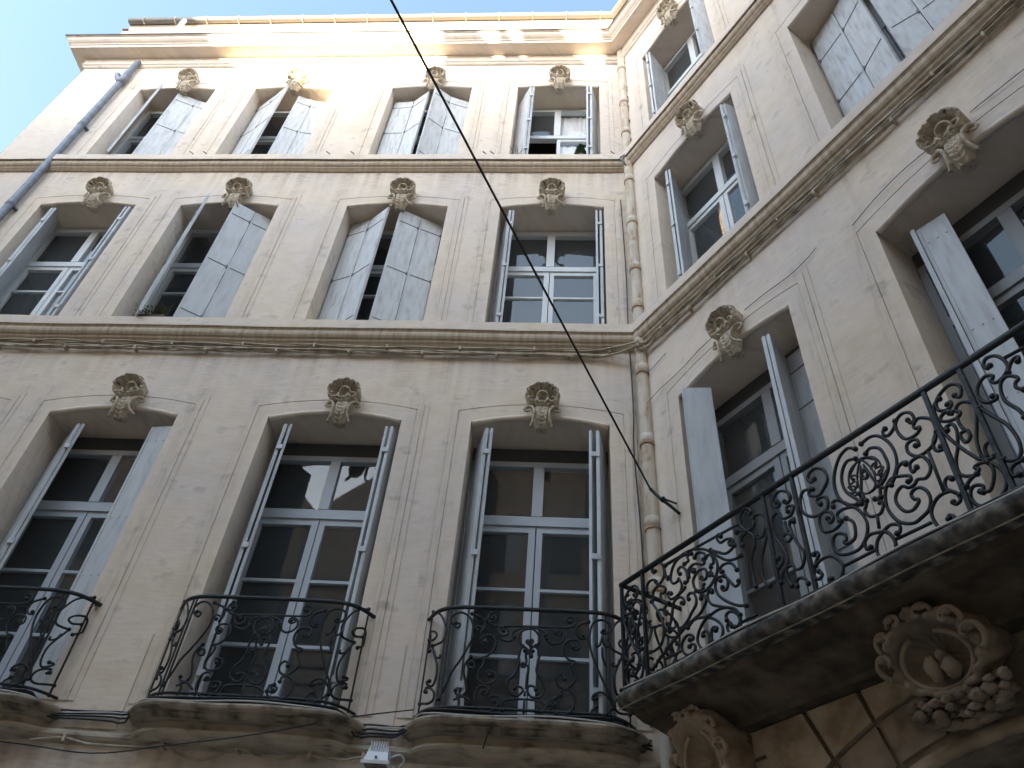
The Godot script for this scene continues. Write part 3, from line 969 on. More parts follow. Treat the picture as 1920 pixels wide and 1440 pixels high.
# ---------------------------------------------------------------- wing B
func wing_b(w: Node3D) -> void:
	var low := 4.10
	shell_of_wing(w, 0.0, 12.5, COLS_B, M.wall_b, low)
	var mitre := 0.53
	for row in [1, 2]:
		var s := flat()
		moulding(s, shifted(STRING, SILL[row] - 0.012, 1.0 if row == 1 else 0.92), 0.0, 12.5, mitre, 0.0, 0.006)
		put("string_course", s, M.trim, w)
		var band := flat()
		moulding(band, [Vector2(0.0, SILL[row] + 0.002), Vector2(0.135, SILL[row] + 0.001), Vector2(0.135, SILL[row] - 0.15)], 0.0, 12.5, mitre, 0.0, 0.006)
		put("sill_band", band, M.wall_b, w)
	var co := flat()
	moulding(co, CORNICE, 0.0, 12.5, mitre, 0.0)
	put("cornice", co, M.wall_b, w)
	var fl := flat()
	moulding(fl, [Vector2(0.40, 17.665), Vector2(0.475, 17.650), Vector2(0.475, 17.606)], 0.0, 12.5, mitre, 0.0)
	put("flashing", fl, M.lead, w)
	# crumbling mortar in the corner beside the drainpipe
	var mo := flat()
	var mr := RandomNumberGenerator.new()
	mr.seed = 3
	for i in 60:
		var y := 13.45 + 3.5 * i / 60.0
		var wd := mr.randf_range(0.11, 0.19)
		box(mo, 0.0, wd, y, y + 0.06, 0.0, mr.randf_range(0.012, 0.035))
	put("corner_mortar", mo, M.ledge, w).set_meta("kind", "stuff")
	attic_b(w, mitre)
	for row in 3:
		for c in COLS_B:
			surround(w, c, row, M.wall_b)
	var xs := [[1.50, 4.12], [1.54, 4.1], [1.49, 4.1]]
	for row in 3:
		for i in 2:
			carved_keystone(w, xs[row][i], SPRING[row] + RISE[row], [[3, 2], [1, 3], [1, 0]][row][i], [0.98, 1.02, 1.0][row], [[-0.3, 0.5], [0.2, 0.1], [0.1, 0.0]][row][i])
	# windows
	var y0: float = SILL[0] + 0.02
	var o := window(w, COLS_B[0], 0, "balcony door by the corner with its dark panes behind two grey shutters", {"head": 0.2, "transom": 6.52, "bars": [5.3], "dark": true})
	shutter(o, [Vector2(0.96, -0.13), Vector2(0.78, 0.11)], y0, 7.50, [], false, true)
	shutter(o, [Vector2(0.82, 0.13), Vector2(1.0, -0.11)], y0, 7.50, [], false)
	shutter(o, [Vector2(2.165, -0.37), Vector2(1.70, -0.39), Vector2(1.86, 0.03)], y0, 7.45, [5.2, 6.75, 7.22], false)
	shutter(o, [Vector2(1.75, -0.38), Vector2(1.905, 0.015)], y0, 7.45, [], false)
	o = window(w, COLS_B[1], 0, "right-hand balcony door with a broad pale shutter turned to the yard", {"head": 0.2, "transom": 6.6, "bars": [5.3], "dark": true})
	shutter(o, [Vector2(3.74, -0.20), Vector2(3.48, -0.16)], y0, 7.47, [], false, true)
	shutter(o, [Vector2(3.40, -0.36), Vector2(3.46, -0.12)], y0, 7.47, [], false)
	folded(o, Vector2(4.81, -0.36), Vector2(4.74, 0.02), Vector2(-0.06, 0), y0, 7.47)
	y0 = SILL[1] + 0.015
	o = window(w, COLS_B[0], 1, "white window of the angled wing between two shutters turned outward", {"white": true, "transom": 11.02, "bars": [10.0]})
	folded(o, Vector2(0.68, -0.37), Vector2(0.84, 0.0), Vector2(0.045, -0.02), y0, 11.93)
	folded(o, Vector2(2.16, -0.36), Vector2(2.05, 0.05), Vector2(0.04, -0.03), y0, 11.93)
	o = window(w, COLS_B[1], 1, "window closed off by two broad pale shutters with iron straps", {"white": true, "transom": 11.02, "bars": [10.0]})
	var st := [10.38, 11.42]
	shutter(o, [Vector2(3.285, -0.36), Vector2(3.70, -0.29), Vector2(4.06, -0.16)], y0, 11.98, st, true)
	shutter(o, [Vector2(4.82, -0.36), Vector2(4.43, -0.27), Vector2(4.13, -0.16)], y0, 11.98, st, true)
	y0 = SILL[2] + 0.015
	o = window(w, COLS_B[0], 2, "top window of the angled wing with a thick transom and peeling shutters", {"transom": 14.98, "bars": [], "white": true})
	folded(o, Vector2(0.70, -0.34), Vector2(0.79, 0.06), Vector2(0.05, -0.02), y0, 15.92, true)
	folded(o, Vector2(2.14, -0.34), Vector2(1.93, 0.04), Vector2(0.04, -0.03), y0, 15.92, true)
	o = window(w, COLS_B[1], 2, "", {"transom": 14.98, "bars": [14.2], "white": true})
	balcony_b(w)
	portal(w)

func attic_b(w: Node3D, m0: float) -> void:
	var at := flat()
	moulding(at, [Vector2(0.0, 19.10), Vector2(0.125, 19.09), Vector2(0.125, 18.93), Vector2(0.10, 18.92), Vector2(0.10, 18.86), Vector2(0.07, 18.83), Vector2(0.05, 18.78), Vector2(0.03, 18.74), Vector2(0.03, 18.55), Vector2(0.02, 18.5)], 0.0, 12.5, m0, 0.0)
	put("attic_moulding", at, M.wall_b, w)
	var g := smooth()
	for i in 10:
		var a0 := PI + PI * i / 10.0
		var a1 := PI + PI * (i + 1) / 10.0
		var p0 := Vector2(0.19 + 0.075 * cos(a0), 19.03 + 0.085 * sin(a0))
		var p1 := Vector2(0.19 + 0.075 * cos(a1), 19.03 + 0.085 * sin(a1))
		quad(g, Vector3(m0 * p0.x, p0.y, p0.x), Vector3(m0 * p1.x, p1.y, p1.x), Vector3(12.5, p1.y, p1.x), Vector3(12.5, p0.y, p0.x))
	put("gutter", g, M.gutter, w)

func balcony_b(w: Node3D) -> void:
	# the stone slab with its rounded, blackened nose; it turns back to the wall at its left end
	var prof := [Vector2(-0.03, 4.205), Vector2(0.03, 4.20), Vector2(0.055, 4.18), Vector2(0.062, 4.15), Vector2(0.05, 4.115), Vector2(0.02, 4.095), Vector2(-0.03, 4.09)]
	var st := smooth()
	var path := [Vector2(0.30, 0.0), Vector2(0.30, 0.58)]
	for i in 5:
		var a := PI - PI * 0.5 * i / 4.0
		path.append(Vector2(0.42 + 0.12 * cos(a), 0.58 + 0.12 * sin(a)))
	for i in 25:
		path.append(Vector2(0.55 + 0.5 * i, 0.70))
	for s in path.size() - 1:
		for i in prof.size() - 1:
			var q := []
			for e in [[i, s], [i + 1, s], [i + 1, s + 1], [i, s + 1]]:
				var v: Vector2 = prof[e[0]]
				var p: Vector2 = path[e[1]]
				var before: Vector2 = path[maxi(e[1] - 1, 0)]
				var after: Vector2 = path[mini(e[1] + 1, path.size() - 1)]
				var d := (after - before).normalized()
				var n := Vector2(-d.y, d.x)
				q.append(Vector3(p.x + n.x * v.x, v.y + 0.004 * sin(p.x * 5.0), p.y + n.y * v.x))
			quad(st, q[0], q[1], q[2], q[3])
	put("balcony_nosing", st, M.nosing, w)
	var sl := flat()
	box(sl, 0.305, 12.45, 4.092, 4.203, -0.02, 0.69)
	put("balcony_slab", sl, M.nosing, w)
	var cv := flat()
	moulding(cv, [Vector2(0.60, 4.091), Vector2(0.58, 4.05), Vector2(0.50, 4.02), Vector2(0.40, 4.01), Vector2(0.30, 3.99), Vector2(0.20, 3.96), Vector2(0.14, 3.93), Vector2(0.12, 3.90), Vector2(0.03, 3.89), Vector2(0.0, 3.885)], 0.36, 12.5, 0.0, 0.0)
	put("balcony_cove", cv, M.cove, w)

# the carriage portal below: coursed blocks, a flat arch of wedge stones and two carved cartouches
const PC := Vector2(2.87, 1.03)
func polar(r: float, deg: float, z := 0.0) -> Vector3:
	return Vector3(PC.x + r * sin(deg_to_rad(deg)), PC.y + r * cos(deg_to_rad(deg)), z)

func portal(w: Node3D) -> void:
	var st := flat()
	rect(st, 0.0, 1.42, 0.0, 4.1)
	rect(st, 4.32, 12.5, 0.0, 4.1)
	for i in 24:
		var x0 := 1.42 + 2.9 * i / 24.0
		var x1 := 1.42 + 2.9 * (i + 1) / 24.0
		var ya := PC.y + sqrt(2.35 * 2.35 - pow(x0 - PC.x, 2.0))
		var yb := PC.y + sqrt(2.35 * 2.35 - pow(x1 - PC.x, 2.0))
		quad(st, Vector3(x0, ya, 0), Vector3(x1, yb, 0), Vector3(x1, 4.1, 0), Vector3(x0, 4.1, 0))
		quad(st, Vector3(x0, ya, -0.6), Vector3(x1, yb, -0.6), Vector3(x1, yb, 0), Vector3(x0, ya, 0))
	quad(st, Vector3(1.42, 0, 0), Vector3(1.42, 0, -0.6), Vector3(1.42, 2.9, -0.6), Vector3(1.42, 2.9, 0))
	quad(st, Vector3(4.32, 0, -0.6), Vector3(4.32, 0, 0), Vector3(4.32, 2.9, 0), Vector3(4.32, 2.9, -0.6))
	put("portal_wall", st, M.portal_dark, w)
	var dk := flat()
	box(dk, 0.02, 12.4, 0.0, 3.74, -4.0, -3.8)
	box(dk, 1.2, 4.6, 3.5, 3.74, -3.79, -0.62)
	box(dk, 1.0, 1.2, 0.0, 3.74, -3.79, -0.62)
	box(dk, 4.6, 4.8, 0.0, 3.74, -3.79, -0.62)
	put("passage_walls", dk, M.room, w)
	# rounded inner order of the arch
	var ao := smooth()
	var pv := PackedVector3Array()
	for i in 41:
		pv.append(polar(2.385, -34.0 + 68.0 * i / 40.0, 0.01))
	tube(ao, pv, 0.045, 8)
	put("arch_roll", ao, M.portal, w)
	# wedge stones and the blocks above them
	var joints := [-33.5, -25.2, -17.1, -8.4, 8.4, 17.1, 25.2, 33.5]
	for i in joints.size() - 1:
		var a: float = joints[i] + 0.35
		var b: float = joints[i + 1] - 0.35
		var s := flat()
		for k in 4:
			var t0 := lerpf(a, b, k / 4.0)
			var t1 := lerpf(a, b, (k + 1) / 4.0)
			slab(s, polar(2.47, t0), polar(2.47, t1), polar(2.735, t1), polar(2.735, t0), 0.030 + 0.004 * (i % 2))
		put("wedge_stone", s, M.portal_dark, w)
		if absf(a) > 9.0 or absf(b) > 9.0:
			var bl := flat()
			for k in 4:
				var t0 := lerpf(a, b, k / 4.0)
				var t1 := lerpf(a, b, (k + 1) / 4.0)
				var r0 := (3.875 - PC.y) / cos(deg_to_rad(t0))
				var r1 := (3.875 - PC.y) / cos(deg_to_rad(t1))
				if i == 0 or i == 1 or i == 5 or i == 6:
					r0 = minf(r0, (3.875 - PC.y) / cos(deg_to_rad(t0)))
				slab(bl, polar(2.765, t0), polar(2.765, t1), polar(maxf(r1, 2.78), t1), polar(maxf(r0, 2.78), t0), 0.05)
			put("stone_block", bl, M.portal, w)
	var xs := [[1.02, 1.28, 3.70, 3.875], [1.02, 1.60, 3.38, 3.67], [1.02, 1.40, 3.05, 3.35], [4.46, 4.72, 3.70, 3.875], [4.14, 4.72, 3.38, 3.67], [4.34, 4.72, 3.05, 3.35]]
	for x in xs:
		var s := flat()
		box(s, x[0], x[1], x[2], x[3], 0.0, 0.045)
		put("stone_block", s, M.portal, w)
	var pl := flat()
	box(pl, 0.30, 0.99, 0.0, 3.885, 0.0, 0.07)
	box(pl, 4.75, 5.45, 0.0, 3.885, 0.0, 0.07)
	put("pilaster", pl, M.portal, w)
	cartouche(w, Vector3(0.77, 3.70, 0.17), 0.26, 0.37, 0.16, false)
	cartouche(w, Vector3(2.76, 3.82, 0.22), 0.31, 0.25, 0.40, true)

func cartouche(w: Node3D, at: Vector3, rx: float, ry: float, tilt: float, fruit: bool) -> void:
	var o := node("carved_cartouche", w, "large dark shell cartouche heaped with carved fruit over the portal" if fruit else "oval cartouche with a scrolled crest under the balcony end")
	o.position = at
	o.rotation.x = tilt
	var r := RandomNumberGenerator.new()
	r.seed = 5 if fruit else 6
	var st := smooth()
	var n := 64
	var prof := [[0.0, 0.03], [0.45, 0.035], [0.66, 0.06], [0.74, 0.12], [0.80, 0.17], [0.90, 0.17], [0.97, 0.13], [1.0, 0.05], [0.98, 0.0], [0.85, -0.3]]
	var rings := []
	for pr in prof:
		var ring := PackedVector3Array()
		for i in n:
			var a := TAU * i / n
			var k := 1.0 + (0.05 * cos(a * 13.0) + 0.03 * cos(a * 5.0 + 1.0)) * smoothstep(0.7, 1.0, pr[0])
			var z: float = pr[1] * (1.0 + 0.12 * cos(a * 17.0)) + (0.07 * maxf(0.0, sin(a)) if pr[0] > 0.5 and pr[1] > 0.02 else 0.0)
			ring.append(Vector3(cos(a) * rx * pr[0] * k, sin(a) * ry * pr[0] * k, z))
		rings.append(ring)
	for j in rings.size() - 1:
		for i in n:
			var i2 := (i + 1) % n
			quad(st, rings[j][i], rings[j + 1][i], rings[j + 1][i2], rings[j][i2])
	put("oval_shell", st, M.portal_dark if fruit else M.portal, o)  # the fruit cartouche sits dim, so its stone is coloured darker
	var sc := smooth()
	for side in [-1.0, 1.0]:
		# leafy C-scrolls that climb the rim and meet in a broken crest
		for m in 3:
			var sp := PackedVector3Array()
			var b := lerpf(0.15, 1.25, m / 2.0)
			var c := Vector3(side * cos(b) * rx * 0.86, sin(b) * ry * 0.92, 0.17 + 0.02 * m)
			var size := rx * (0.30 - 0.05 * m)
			for s in 22:
				var q := s / 21.0
				var a: float = b - 1.4 + q * 5.2
				var rr := size * (1.0 - 0.85 * q)
				sp.append(c + Vector3(side * rr * cos(a), rr * sin(a), 0.05 * q))
			tube(sc, sp, 0.019 - 0.002 * m, 7, 1.5, 0.45)
			ball(sc, c + Vector3(side * 0.02, 0.03, 0.02), Vector3(0.035, 0.022, 0.03), 10, 7, 0.35)
		var cp := PackedVector3Array()
		for s in 20:
			var q := s / 19.0
			var a := lerpf(1.2, -1.6, q)
			cp.append(Vector3(side * rx * 0.68 * cos(a), ry * 0.62 * sin(a) - 0.03, 0.16 - 0.03 * q))
		tube(sc, cp, 0.018, 7, 1.0, 0.6)
	ball(sc, Vector3(0.01, ry * 0.95, 0.2), Vector3(0.05, 0.045, 0.045), 12, 8, 0.3)
	put("scroll", sc, M.portal_dark if fruit else M.portal, o)
	var lf := smooth()
	for i in (60 if fruit else 16):
		var a := r.randf_range(-PI, 0.0)
		var q := sqrt(r.randf()) * (0.95 if fruit else 0.5)
		var c := Vector3(cos(a) * rx * q * 1.1, sin(a) * ry * q * 0.85 - ry * (0.75 if fruit else 0.45), 0.06 + 0.12 * r.randf())
		var s := r.randf_range(0.018, 0.04)
		ball(lf, c, Vector3(s * r.randf_range(0.7, 1.5), s * r.randf_range(0.6, 1.1), s), 10, 8, 0.32)
	if fruit:
		ball(lf, Vector3(-0.05, -0.07, 0.13), Vector3(0.045, 0.075, 0.05), 12, 9, 0.2)
		ball(lf, Vector3(0.06, -0.09, 0.14), Vector3(0.05, 0.06, 0.05), 12, 9, 0.25)
		ball(lf, Vector3(0.02, -0.02, 0.11), Vector3(0.03, 0.05, 0.04), 12, 9, 0.2)
		for i in 7:
			var a := -2.7 + i * 0.36
			var c := Vector3(cos(a) * rx * 0.9, sin(a) * ry * 0.8 - 0.18, 0.10)
			ball(lf, c, Vector3(0.075, 0.032, 0.045), 10, 7, 0.3)
	put("fruit" if fruit else "leaf_spray", lf, M.portal_dark if fruit else M.portal, o)

# ---------------------------------------------------------------- ironwork
func scroll_mesh(c: Array, place: Callable, thick := 0.0118) -> ArrayMesh:
	var p := PackedVector2Array()
	var i := 1
	while i + 1 < c.size():
		p.append(Vector2(c[i], c[i + 1]) * 0.01)
		i += 2
	var mono: bool = c[0] == 1
	var q := curve2(p, 4 if not mono else 3)
	var v := PackedVector3Array()
	for e in q:
		v.append(place.call(e))
	var st := smooth()
	tube(st, v, 0.0075 if mono else thick, 6)
	if p.size() > 4 and not mono and p[0].distance_to(p[p.size() - 1]) > 0.02:
		ball(st, v[0], Vector3.ONE * 0.0195, 7, 5)
		ball(st, v[v.size() - 1], Vector3.ONE * 0.0195, 7, 5)
	st.generate_normals()
	var m := st.commit()
	m.surface_set_material(0, M.iron)
	return m

func add_mesh(called: String, m: Mesh, parent: Node3D, label := "") -> MeshInstance3D:
	var o := MeshInstance3D.new()
	o.mesh = m
	o.name = child_name(parent, called)
	parent.add_child(o, true)
	if label != "":
		o.set_meta("label", label)
	return o

func short_railing() -> Node3D:
	var t := thing("balcony_railing", "", "railing", CORNER, TURN_A, "small bowed balcony railings of the French windows")
	var h := 0.93
	var place := func(e: Vector2) -> Vector3: return Vector3(clampf(e.x, -0.905, 0.905), e.y, 0.03 + bow(e.x, h, 0.25))
	for c in SMALL_BALCONY:
		add_mesh("iron_scroll", scroll_mesh(c, place, 0.0108), t)
		var lo := 999.0
		var hi := -999.0
		var i := 1
		while i < c.size():
			lo = minf(lo, c[i])
			hi = maxf(hi, c[i])
			i += 2
		if hi < -68.0:
			add_mesh("iron_scroll", scroll_mesh(c, func(e: Vector2) -> Vector3: return Vector3(clampf(-e.x, -0.905, 0.905), e.y, 0.03 + bow(e.x, h, 0.25)), 0.0108), t)
	for side in [-1.0, 1.0]:
		for x in [0.70, 0.735, 0.905]:
			var st := flat()
			var z: float = 0.03 + bow(x, h, 0.25)
			box(st, side * x - 0.007, side * x + 0.007, 0.0, 0.93, z - 0.007, z + 0.007)
			put("post", st, M.iron, t)
	for e in [[0.935, 0.021, "handrail"], [0.02, 0.014, "bottom_rail"]]:
		var st := smooth()
		var p := PackedVector3Array([Vector3(-0.975, e[0], -0.03)])
		for i in 41:
			var x := sin((-1.0 + i / 20.0) * PI * 0.5) * h
			p.append(Vector3(x, e[0], 0.03 + bow(x, h, 0.25)))
		p.append(Vector3(0.975, e[0], -0.03))
		tube(st, p, e[1], 8, 0.75)
		put(e[2], st, M.iron, t)
	return t

func long_railing() -> void:
	var t := thing("balcony_railing", "long wrought iron balcony railing with an oval monogram, round the angled wing", "railing", CORNER, TURN_B)
	t.position += Vector3(0, 4.22, 0)
	var front := func(e: Vector2) -> Vector3: return Vector3(e.x, e.y, 0.68)
	var mirror := func(e: Vector2) -> Vector3: return Vector3(5.745 - e.x, e.y, 0.68)
	var narrow := func(e: Vector2) -> Vector3: return Vector3(e.x - 3.05, e.y, 0.682)
	var side := func(e: Vector2) -> Vector3: return Vector3(0.362, e.y, 0.68 - (e.x - 3.41) * 1.25)
	var side2 := func(e: Vector2) -> Vector3: return Vector3(0.362, e.y, 0.68 - (3.95 - e.x) * 1.2)
	for c in MONOGRAM_PANEL + NARROW_PANEL + CORNER_PANEL + DOOR_PANEL:
		var lo := 999.0
		var hi := -999.0
		var i := 1
		while i < c.size():
			lo = minf(lo, c[i])
			hi = maxf(hi, c[i])
			i += 2
		var mono: bool = c[0] == 1
		add_mesh("monogram_scroll" if mono else "iron_scroll", scroll_mesh(c, front), t)
		if mono:
			add_mesh("monogram_scroll", scroll_mesh(c, func(e: Vector2) -> Vector3: return Vector3(5.74 - e.x, e.y, 0.676)), t)
		if hi < 160.0 and not mono:
			add_mesh("iron_scroll", scroll_mesh(c, mirror), t)
		if lo > 338.0 and hi < 372.0:
			add_mesh("iron_scroll", scroll_mesh(c, narrow), t)
			add_mesh("iron_scroll", scroll_mesh(c, side), t)
			add_mesh("iron_scroll", scroll_mesh(c, side2), t)
	for x in [0.362, 0.645, 2.04, 2.32, 3.415, 3.665, 5.10, 5.38]:
		var st := flat()
		box(st, x - 0.013, x + 0.013, 0.0, 0.93, 0.667, 0.693)
		put("post", st, M.iron, t)
	var st := smooth()
	tube(st, PackedVector3Array([Vector3(0.362, 0.94, -0.02), Vector3(0.362, 0.94, 0.3), Vector3(0.362, 0.94, 0.674)]), 0.024, 8, 0.7)
	tube(st, PackedVector3Array([Vector3(0.345, 0.94, 0.68), Vector3(3.0, 0.938, 0.68), Vector3(6.2, 0.94, 0.68)]), 0.027, 8, 0.7)
	put("handrail", st, M.iron, t)
	var b := smooth()
	tube(b, PackedVector3Array([Vector3(0.362, 0.02, -0.02), Vector3(0.362, 0.02, 0.674)]), 0.014, 6)
	tube(b, PackedVector3Array([Vector3(0.345, 0.02, 0.68), Vector3(6.2, 0.02, 0.68)]), 0.016, 6)
	put("bottom_rail", b, M.iron, t)

# ---------------------------------------------------------------- pipes, cables and the small things
func in_wing(w: Node3D, p: Vector3) -> Vector3:
	return w.transform * p

func drainpipe(called: String, label: String, x: float, z: float, r: float, y0: float, y1: float, m: Material, rings: Array, ring_m: Material, w: Node3D) -> Node3D:
	var t := thing(called, label, "drainpipe", in_wing(w, Vector3(x, 0, z)), w.rotation.y)
	var st := smooth()
	var pts := PackedVector3Array()
	for i in 15:
		var y := lerpf(y0, y1, i / 14.0)
		pts.append(Vector3(0.004 * sin(y * 2.1), y, 0.003 * sin(y * 1.3)))
	tube(st, pts, r, 16)
	put("pipe", st, m, t)
	for y in rings:
		var c := smooth()
		tube(c, PackedVector3Array([Vector3(0, y - 0.035, 0), Vector3(0, y + 0.10, 0)]), r * 1.10, 16)
		put("socket", c, m, t)
		var k := smooth()
		tube(k, PackedVector3Array([Vector3(0, y - 0.05, 0), Vector3(0, y - 0.025, 0)]), r * 1.16, 16)
		put("collar", k, ring_m, t)
		var l := flat()
		box(l, r * 0.6, r * 1.5, y - 0.055, y - 0.02, -z, -r * 0.2)
		put("wall_lug", l, ring_m, t)
	return t

func strand(t: Node3D, called: String, pts: Array, r: float, m: Material, steps := 5) -> void:
	var st := smooth()
	tube(st, curve3(PackedVector3Array(pts), steps), r, 6)
	put(called, st, m, t)

func details(a: Node3D, b: Node3D) -> void:
	var first := short_railing()
	var labels := ["wrought iron balcony railing at the left edge, below the half shut shutter", "wrought iron balcony railing of the middle French window", "wrought iron balcony railing next to the corner drainpipe"]
	for i in 3:
		var r := first
		if i > 0:
			r = first.duplicate()
			r.name = numbered("balcony_railing")
			add_child(r)
		r.position = in_wing(a, Vector3(COLS_A[i + 1] + 0.0, 4.17, 0))
		r.set_meta("label", labels[i])
	long_railing()
	var gp := drainpipe("drainpipe", "slate grey zinc downpipe slanting through the upper left of the view", -9.86, 0.10, 0.062, 0.0, 17.12, M.zinc, [11.9, 14.5], M.zinc, a)
	var hop := smooth()
	tube(hop, PackedVector3Array([Vector3(0, 16.15, 0), Vector3(0, 16.62, 0)]), 0.075, 14)
	tube(hop, curve3(PackedVector3Array([Vector3(-0.02, 16.25, 0), Vector3(-0.12, 16.36, 0.02), Vector3(-0.17, 16.50, 0.02)])), 0.055, 12)
	put("branch", hop, M.zinc, gp)
	var cream := drainpipe("drainpipe", "cream drainpipe with rusty collars in the corner between the two wings", 0.02, 0.115, 0.072, 0.0, 17.32, M.pipe, [16.55, 15.2, 14.1, 12.6, 11.45, 10.35, 9.55, 8.35, 7.25, 6.15, 5.45], M.rust, a)
	for e in [[Vector3(-0.13, 13.22, 0.05), Vector3(0.06, 13.40, 0.10)], [Vector3(-0.13, 13.22, 0.05), Vector3(-0.04, 12.98, 0.06)]]:
		var bk := smooth()
		tube(bk, PackedVector3Array(e), 0.014, 6)
		put("bracket", bk, M.strap, cream)
	# the bundles of old cable clipped under the string course of either wing
	for e in [[a, -11.0, -0.22, "bundle of sagging beige cables clipped along the flat left wing under its ledge"], [b, 0.22, 12.0, "bundle of beige cables clipped along the angled wing, rising to the upper right"]]:
		var w: Node3D = e[0]
		var t := thing("cable_bundle", e[3], "cables", w.position, w.rotation.y)
		for s in 7:
			var base := 8.775 if s < 3 else 8.685
			var pts := []
			var x: float = e[1]
			var ph := s * 1.7
			while x < e[2] + 0.01:
				pts.append(Vector3(x, base + 0.016 * sin(x * 3.1 + ph) + 0.012 * sin(x * 7.3 + ph * 2.0), 0.045 + 0.018 * sin(x * 2.3 + ph * 1.3) + 0.012))
				x += 0.24
			if s % 3 != 2:
				var last := Vector3(-0.02, 8.80 - 0.03 * (s % 4), 0.235)
				if w == a:
					pts.append(Vector3(-0.12, base + 0.02, 0.17))
					pts.append(last)
				else:
					pts.push_front(Vector3(0.16, base - 0.01, 0.15))
					pts.push_front(b.transform.affine_inverse() * (a.transform * last))
			strand(t, "cable", pts, 0.0105 + 0.003 * (s % 2), M.cable, 4)
		var x: float = e[1] + 0.3
		var k := 0
		while x < e[2]:
			var st := flat()
			var y := 8.775 if k % 2 == 0 else 8.68
			box(st, x - 0.012, x + 0.012, y - 0.035, y + 0.032, 0.0, 0.082)
			put("cable_clip", st, M.trim, t)
			x += 0.47
			k += 1
	# the black cable across the yard and the iron hook it hangs from
	var hook := thing("wall_hook", "iron wall hook and clamp holding the end of the black overhead cable", "hook", in_wing(b, Vector3(0.44, 6.27, 0.0)), TURN_B)
	var hs := smooth()
	tube(hs, PackedVector3Array([Vector3(0, 0, -0.02), Vector3(-0.01, -0.01, 0.2)]), 0.011, 6)
	put("bar", hs, M.iron, hook)
	var hk := smooth()
	tube(hk, curve3(PackedVector3Array([Vector3(0.05, -0.16, 0.03), Vector3(0.0, -0.06, 0.12), Vector3(-0.04, 0.0, 0.17), Vector3(-0.10, 0.10, 0.2), Vector3(-0.14, 0.17, 0.22)])), 0.017, 7)
	ball(hk, Vector3(-0.03, 0.0, 0.16), Vector3(0.03, 0.035, 0.03), 8, 6)
	put("clamp", hk, M.iron, hook)
	var from := in_wing(b, Vector3(0.30, 6.44, 0.22))
	var over := Vector3(0.0, 1.6, 0.0) + OVERHEAD * 6.0
	var away := over + (over - from) * 1.55
	var oc := thing("overhead_cable", "taut black cable crossing the whole view from the top to the wall hook", "cable", from)
	var cps := []
	for i in 41:
		var q := i / 40.0
		var p := from.lerp(away, q)
		p.y -= 0.10 * sin(PI * q)
		cps.append(p - from)
	strand(oc, "cable", cps, 0.0105, M.cable_black, 1)
	# cables draped below the balconies
	var t := thing("wall_cable", "brown cable looping in waves along the wall below the left balconies", "cable", a.position, a.rotation.y)
	var wave := []
	for p in [[-11, 3.83], [-6.6, 3.84], [-5.64, 3.80], [-5.3, 3.83], [-5.09, 3.85], [-4.85, 3.81], [-4.41, 3.81], [-4.22, 3.84], [-4.05, 3.77], [-3.88, 3.735], [-3.72, 3.77], [-3.57, 3.845], [-3.4, 3.80], [-3.25, 3.775], [-3.1, 3.79], [-2.94, 3.82], [-2.7, 3.79], [-2.49, 3.83], [-2.3, 3.82]]:
		wave.append(Vector3(p[0], p[1] - 0.015, 0.085))
	strand(t, "cable", wave, 0.011, M.cable, 4)
	for i in [4, 7, 11, 15, 17]:
		var st := flat()
		var p: Vector3 = wave[i]
		box(st, p.x - 0.012, p.x + 0.012, p.y - 0.03, p.y + 0.03, 0.0, 0.10)
		put("cable_clip", st, M.trim, t)
	t = thing("wall_cable", "thin black wire slanting up across the ledge towards the right balcony", "cable", a.position, a.rotation.y)
	strand(t, "wire", [Vector3(-7.5, 3.80, 0.16), Vector3(-5.59, 3.75, 0.16), Vector3(-4.76, 3.70, 0.16), Vector3(-4.04, 3.73, 0.36), Vector3(-3.31, 3.86, 0.36), Vector3(-2.63, 4.09, 0.2), Vector3(-2.12, 4.21, 0.12)], 0.006, M.cable_black)
	t = thing("wall_cable", "pale grey cable lying along the feet of the three small balconies", "cable", a.position, a.rotation.y)
	var pale := []
	for i in 70:
		var x := -7.6 + 7.5 * i / 69.0
		var z := 0.06
		for c in COLS_A:
			z = maxf(z, bow(x - c, 1.02, 0.345))
		pale.append(Vector3(x, 4.112 - (0.05 if z < 0.1 else 0.0) + 0.012 * sin(x * 5.0), z))
	strand(t, "cable", pale, 0.0075, M.cable_pale, 3)
	t = thing("wall_cable", "black cables sagging between the feet of the small balconies", "cable", a.position, a.rotation.y)
	for s in 4:
		var pts := []
		for i in 64:
			var x := -7.6 + 7.5 * i / 63.0
			var z := 0.05
			var sag := 0.0
			for c in COLS_A:
				z = maxf(z, bow(x - c, 1.0, 0.30))
			if z < 0.2:
				sag = (0.2 - z) * (0.25 + 0.25 * s)
			pts.append(Vector3(x, 4.125 + 0.006 * s - sag + 0.01 * sin(x * 4.0 + s), z + 0.008 * s))
		strand(t, "cable", pts, 0.009, M.cable_black, 2)
	t = thing("wall_cable", "short wire dangling from the ledge of the right balcony", "cable", a.position, a.rotation.y)
	strand(t, "wire", [Vector3(-1.42, 4.10, 0.36), Vector3(-1.42, 4.02, 0.375), Vector3(-1.46, 3.93, 0.33), Vector3(-1.48, 3.86, 0.30)], 0.006, M.cable_black)
	t = thing("wall_cable", "thin dark cables along the heads of the balcony doors of the angled wing", "cable", b.position, b.rotation.y)
	strand(t, "cable", [Vector3(0.10, 7.72, 0.10), Vector3(0.22, 7.83, 0.05), Vector3(0.35, 7.88, 0.035), Vector3(0.72, 7.91, 0.03), Vector3(1.05, 7.97, 0.03), Vector3(1.33, 8.0, 0.02)], 0.0042, M.strap)
	strand(t, "cable", [Vector3(1.72, 7.99, 0.02), Vector3(2.0, 7.96, 0.03), Vector3(2.3, 7.92, 0.03), Vector3(2.52, 7.93, 0.03), Vector3(2.68, 8.0, 0.015)], 0.0042, M.strap)
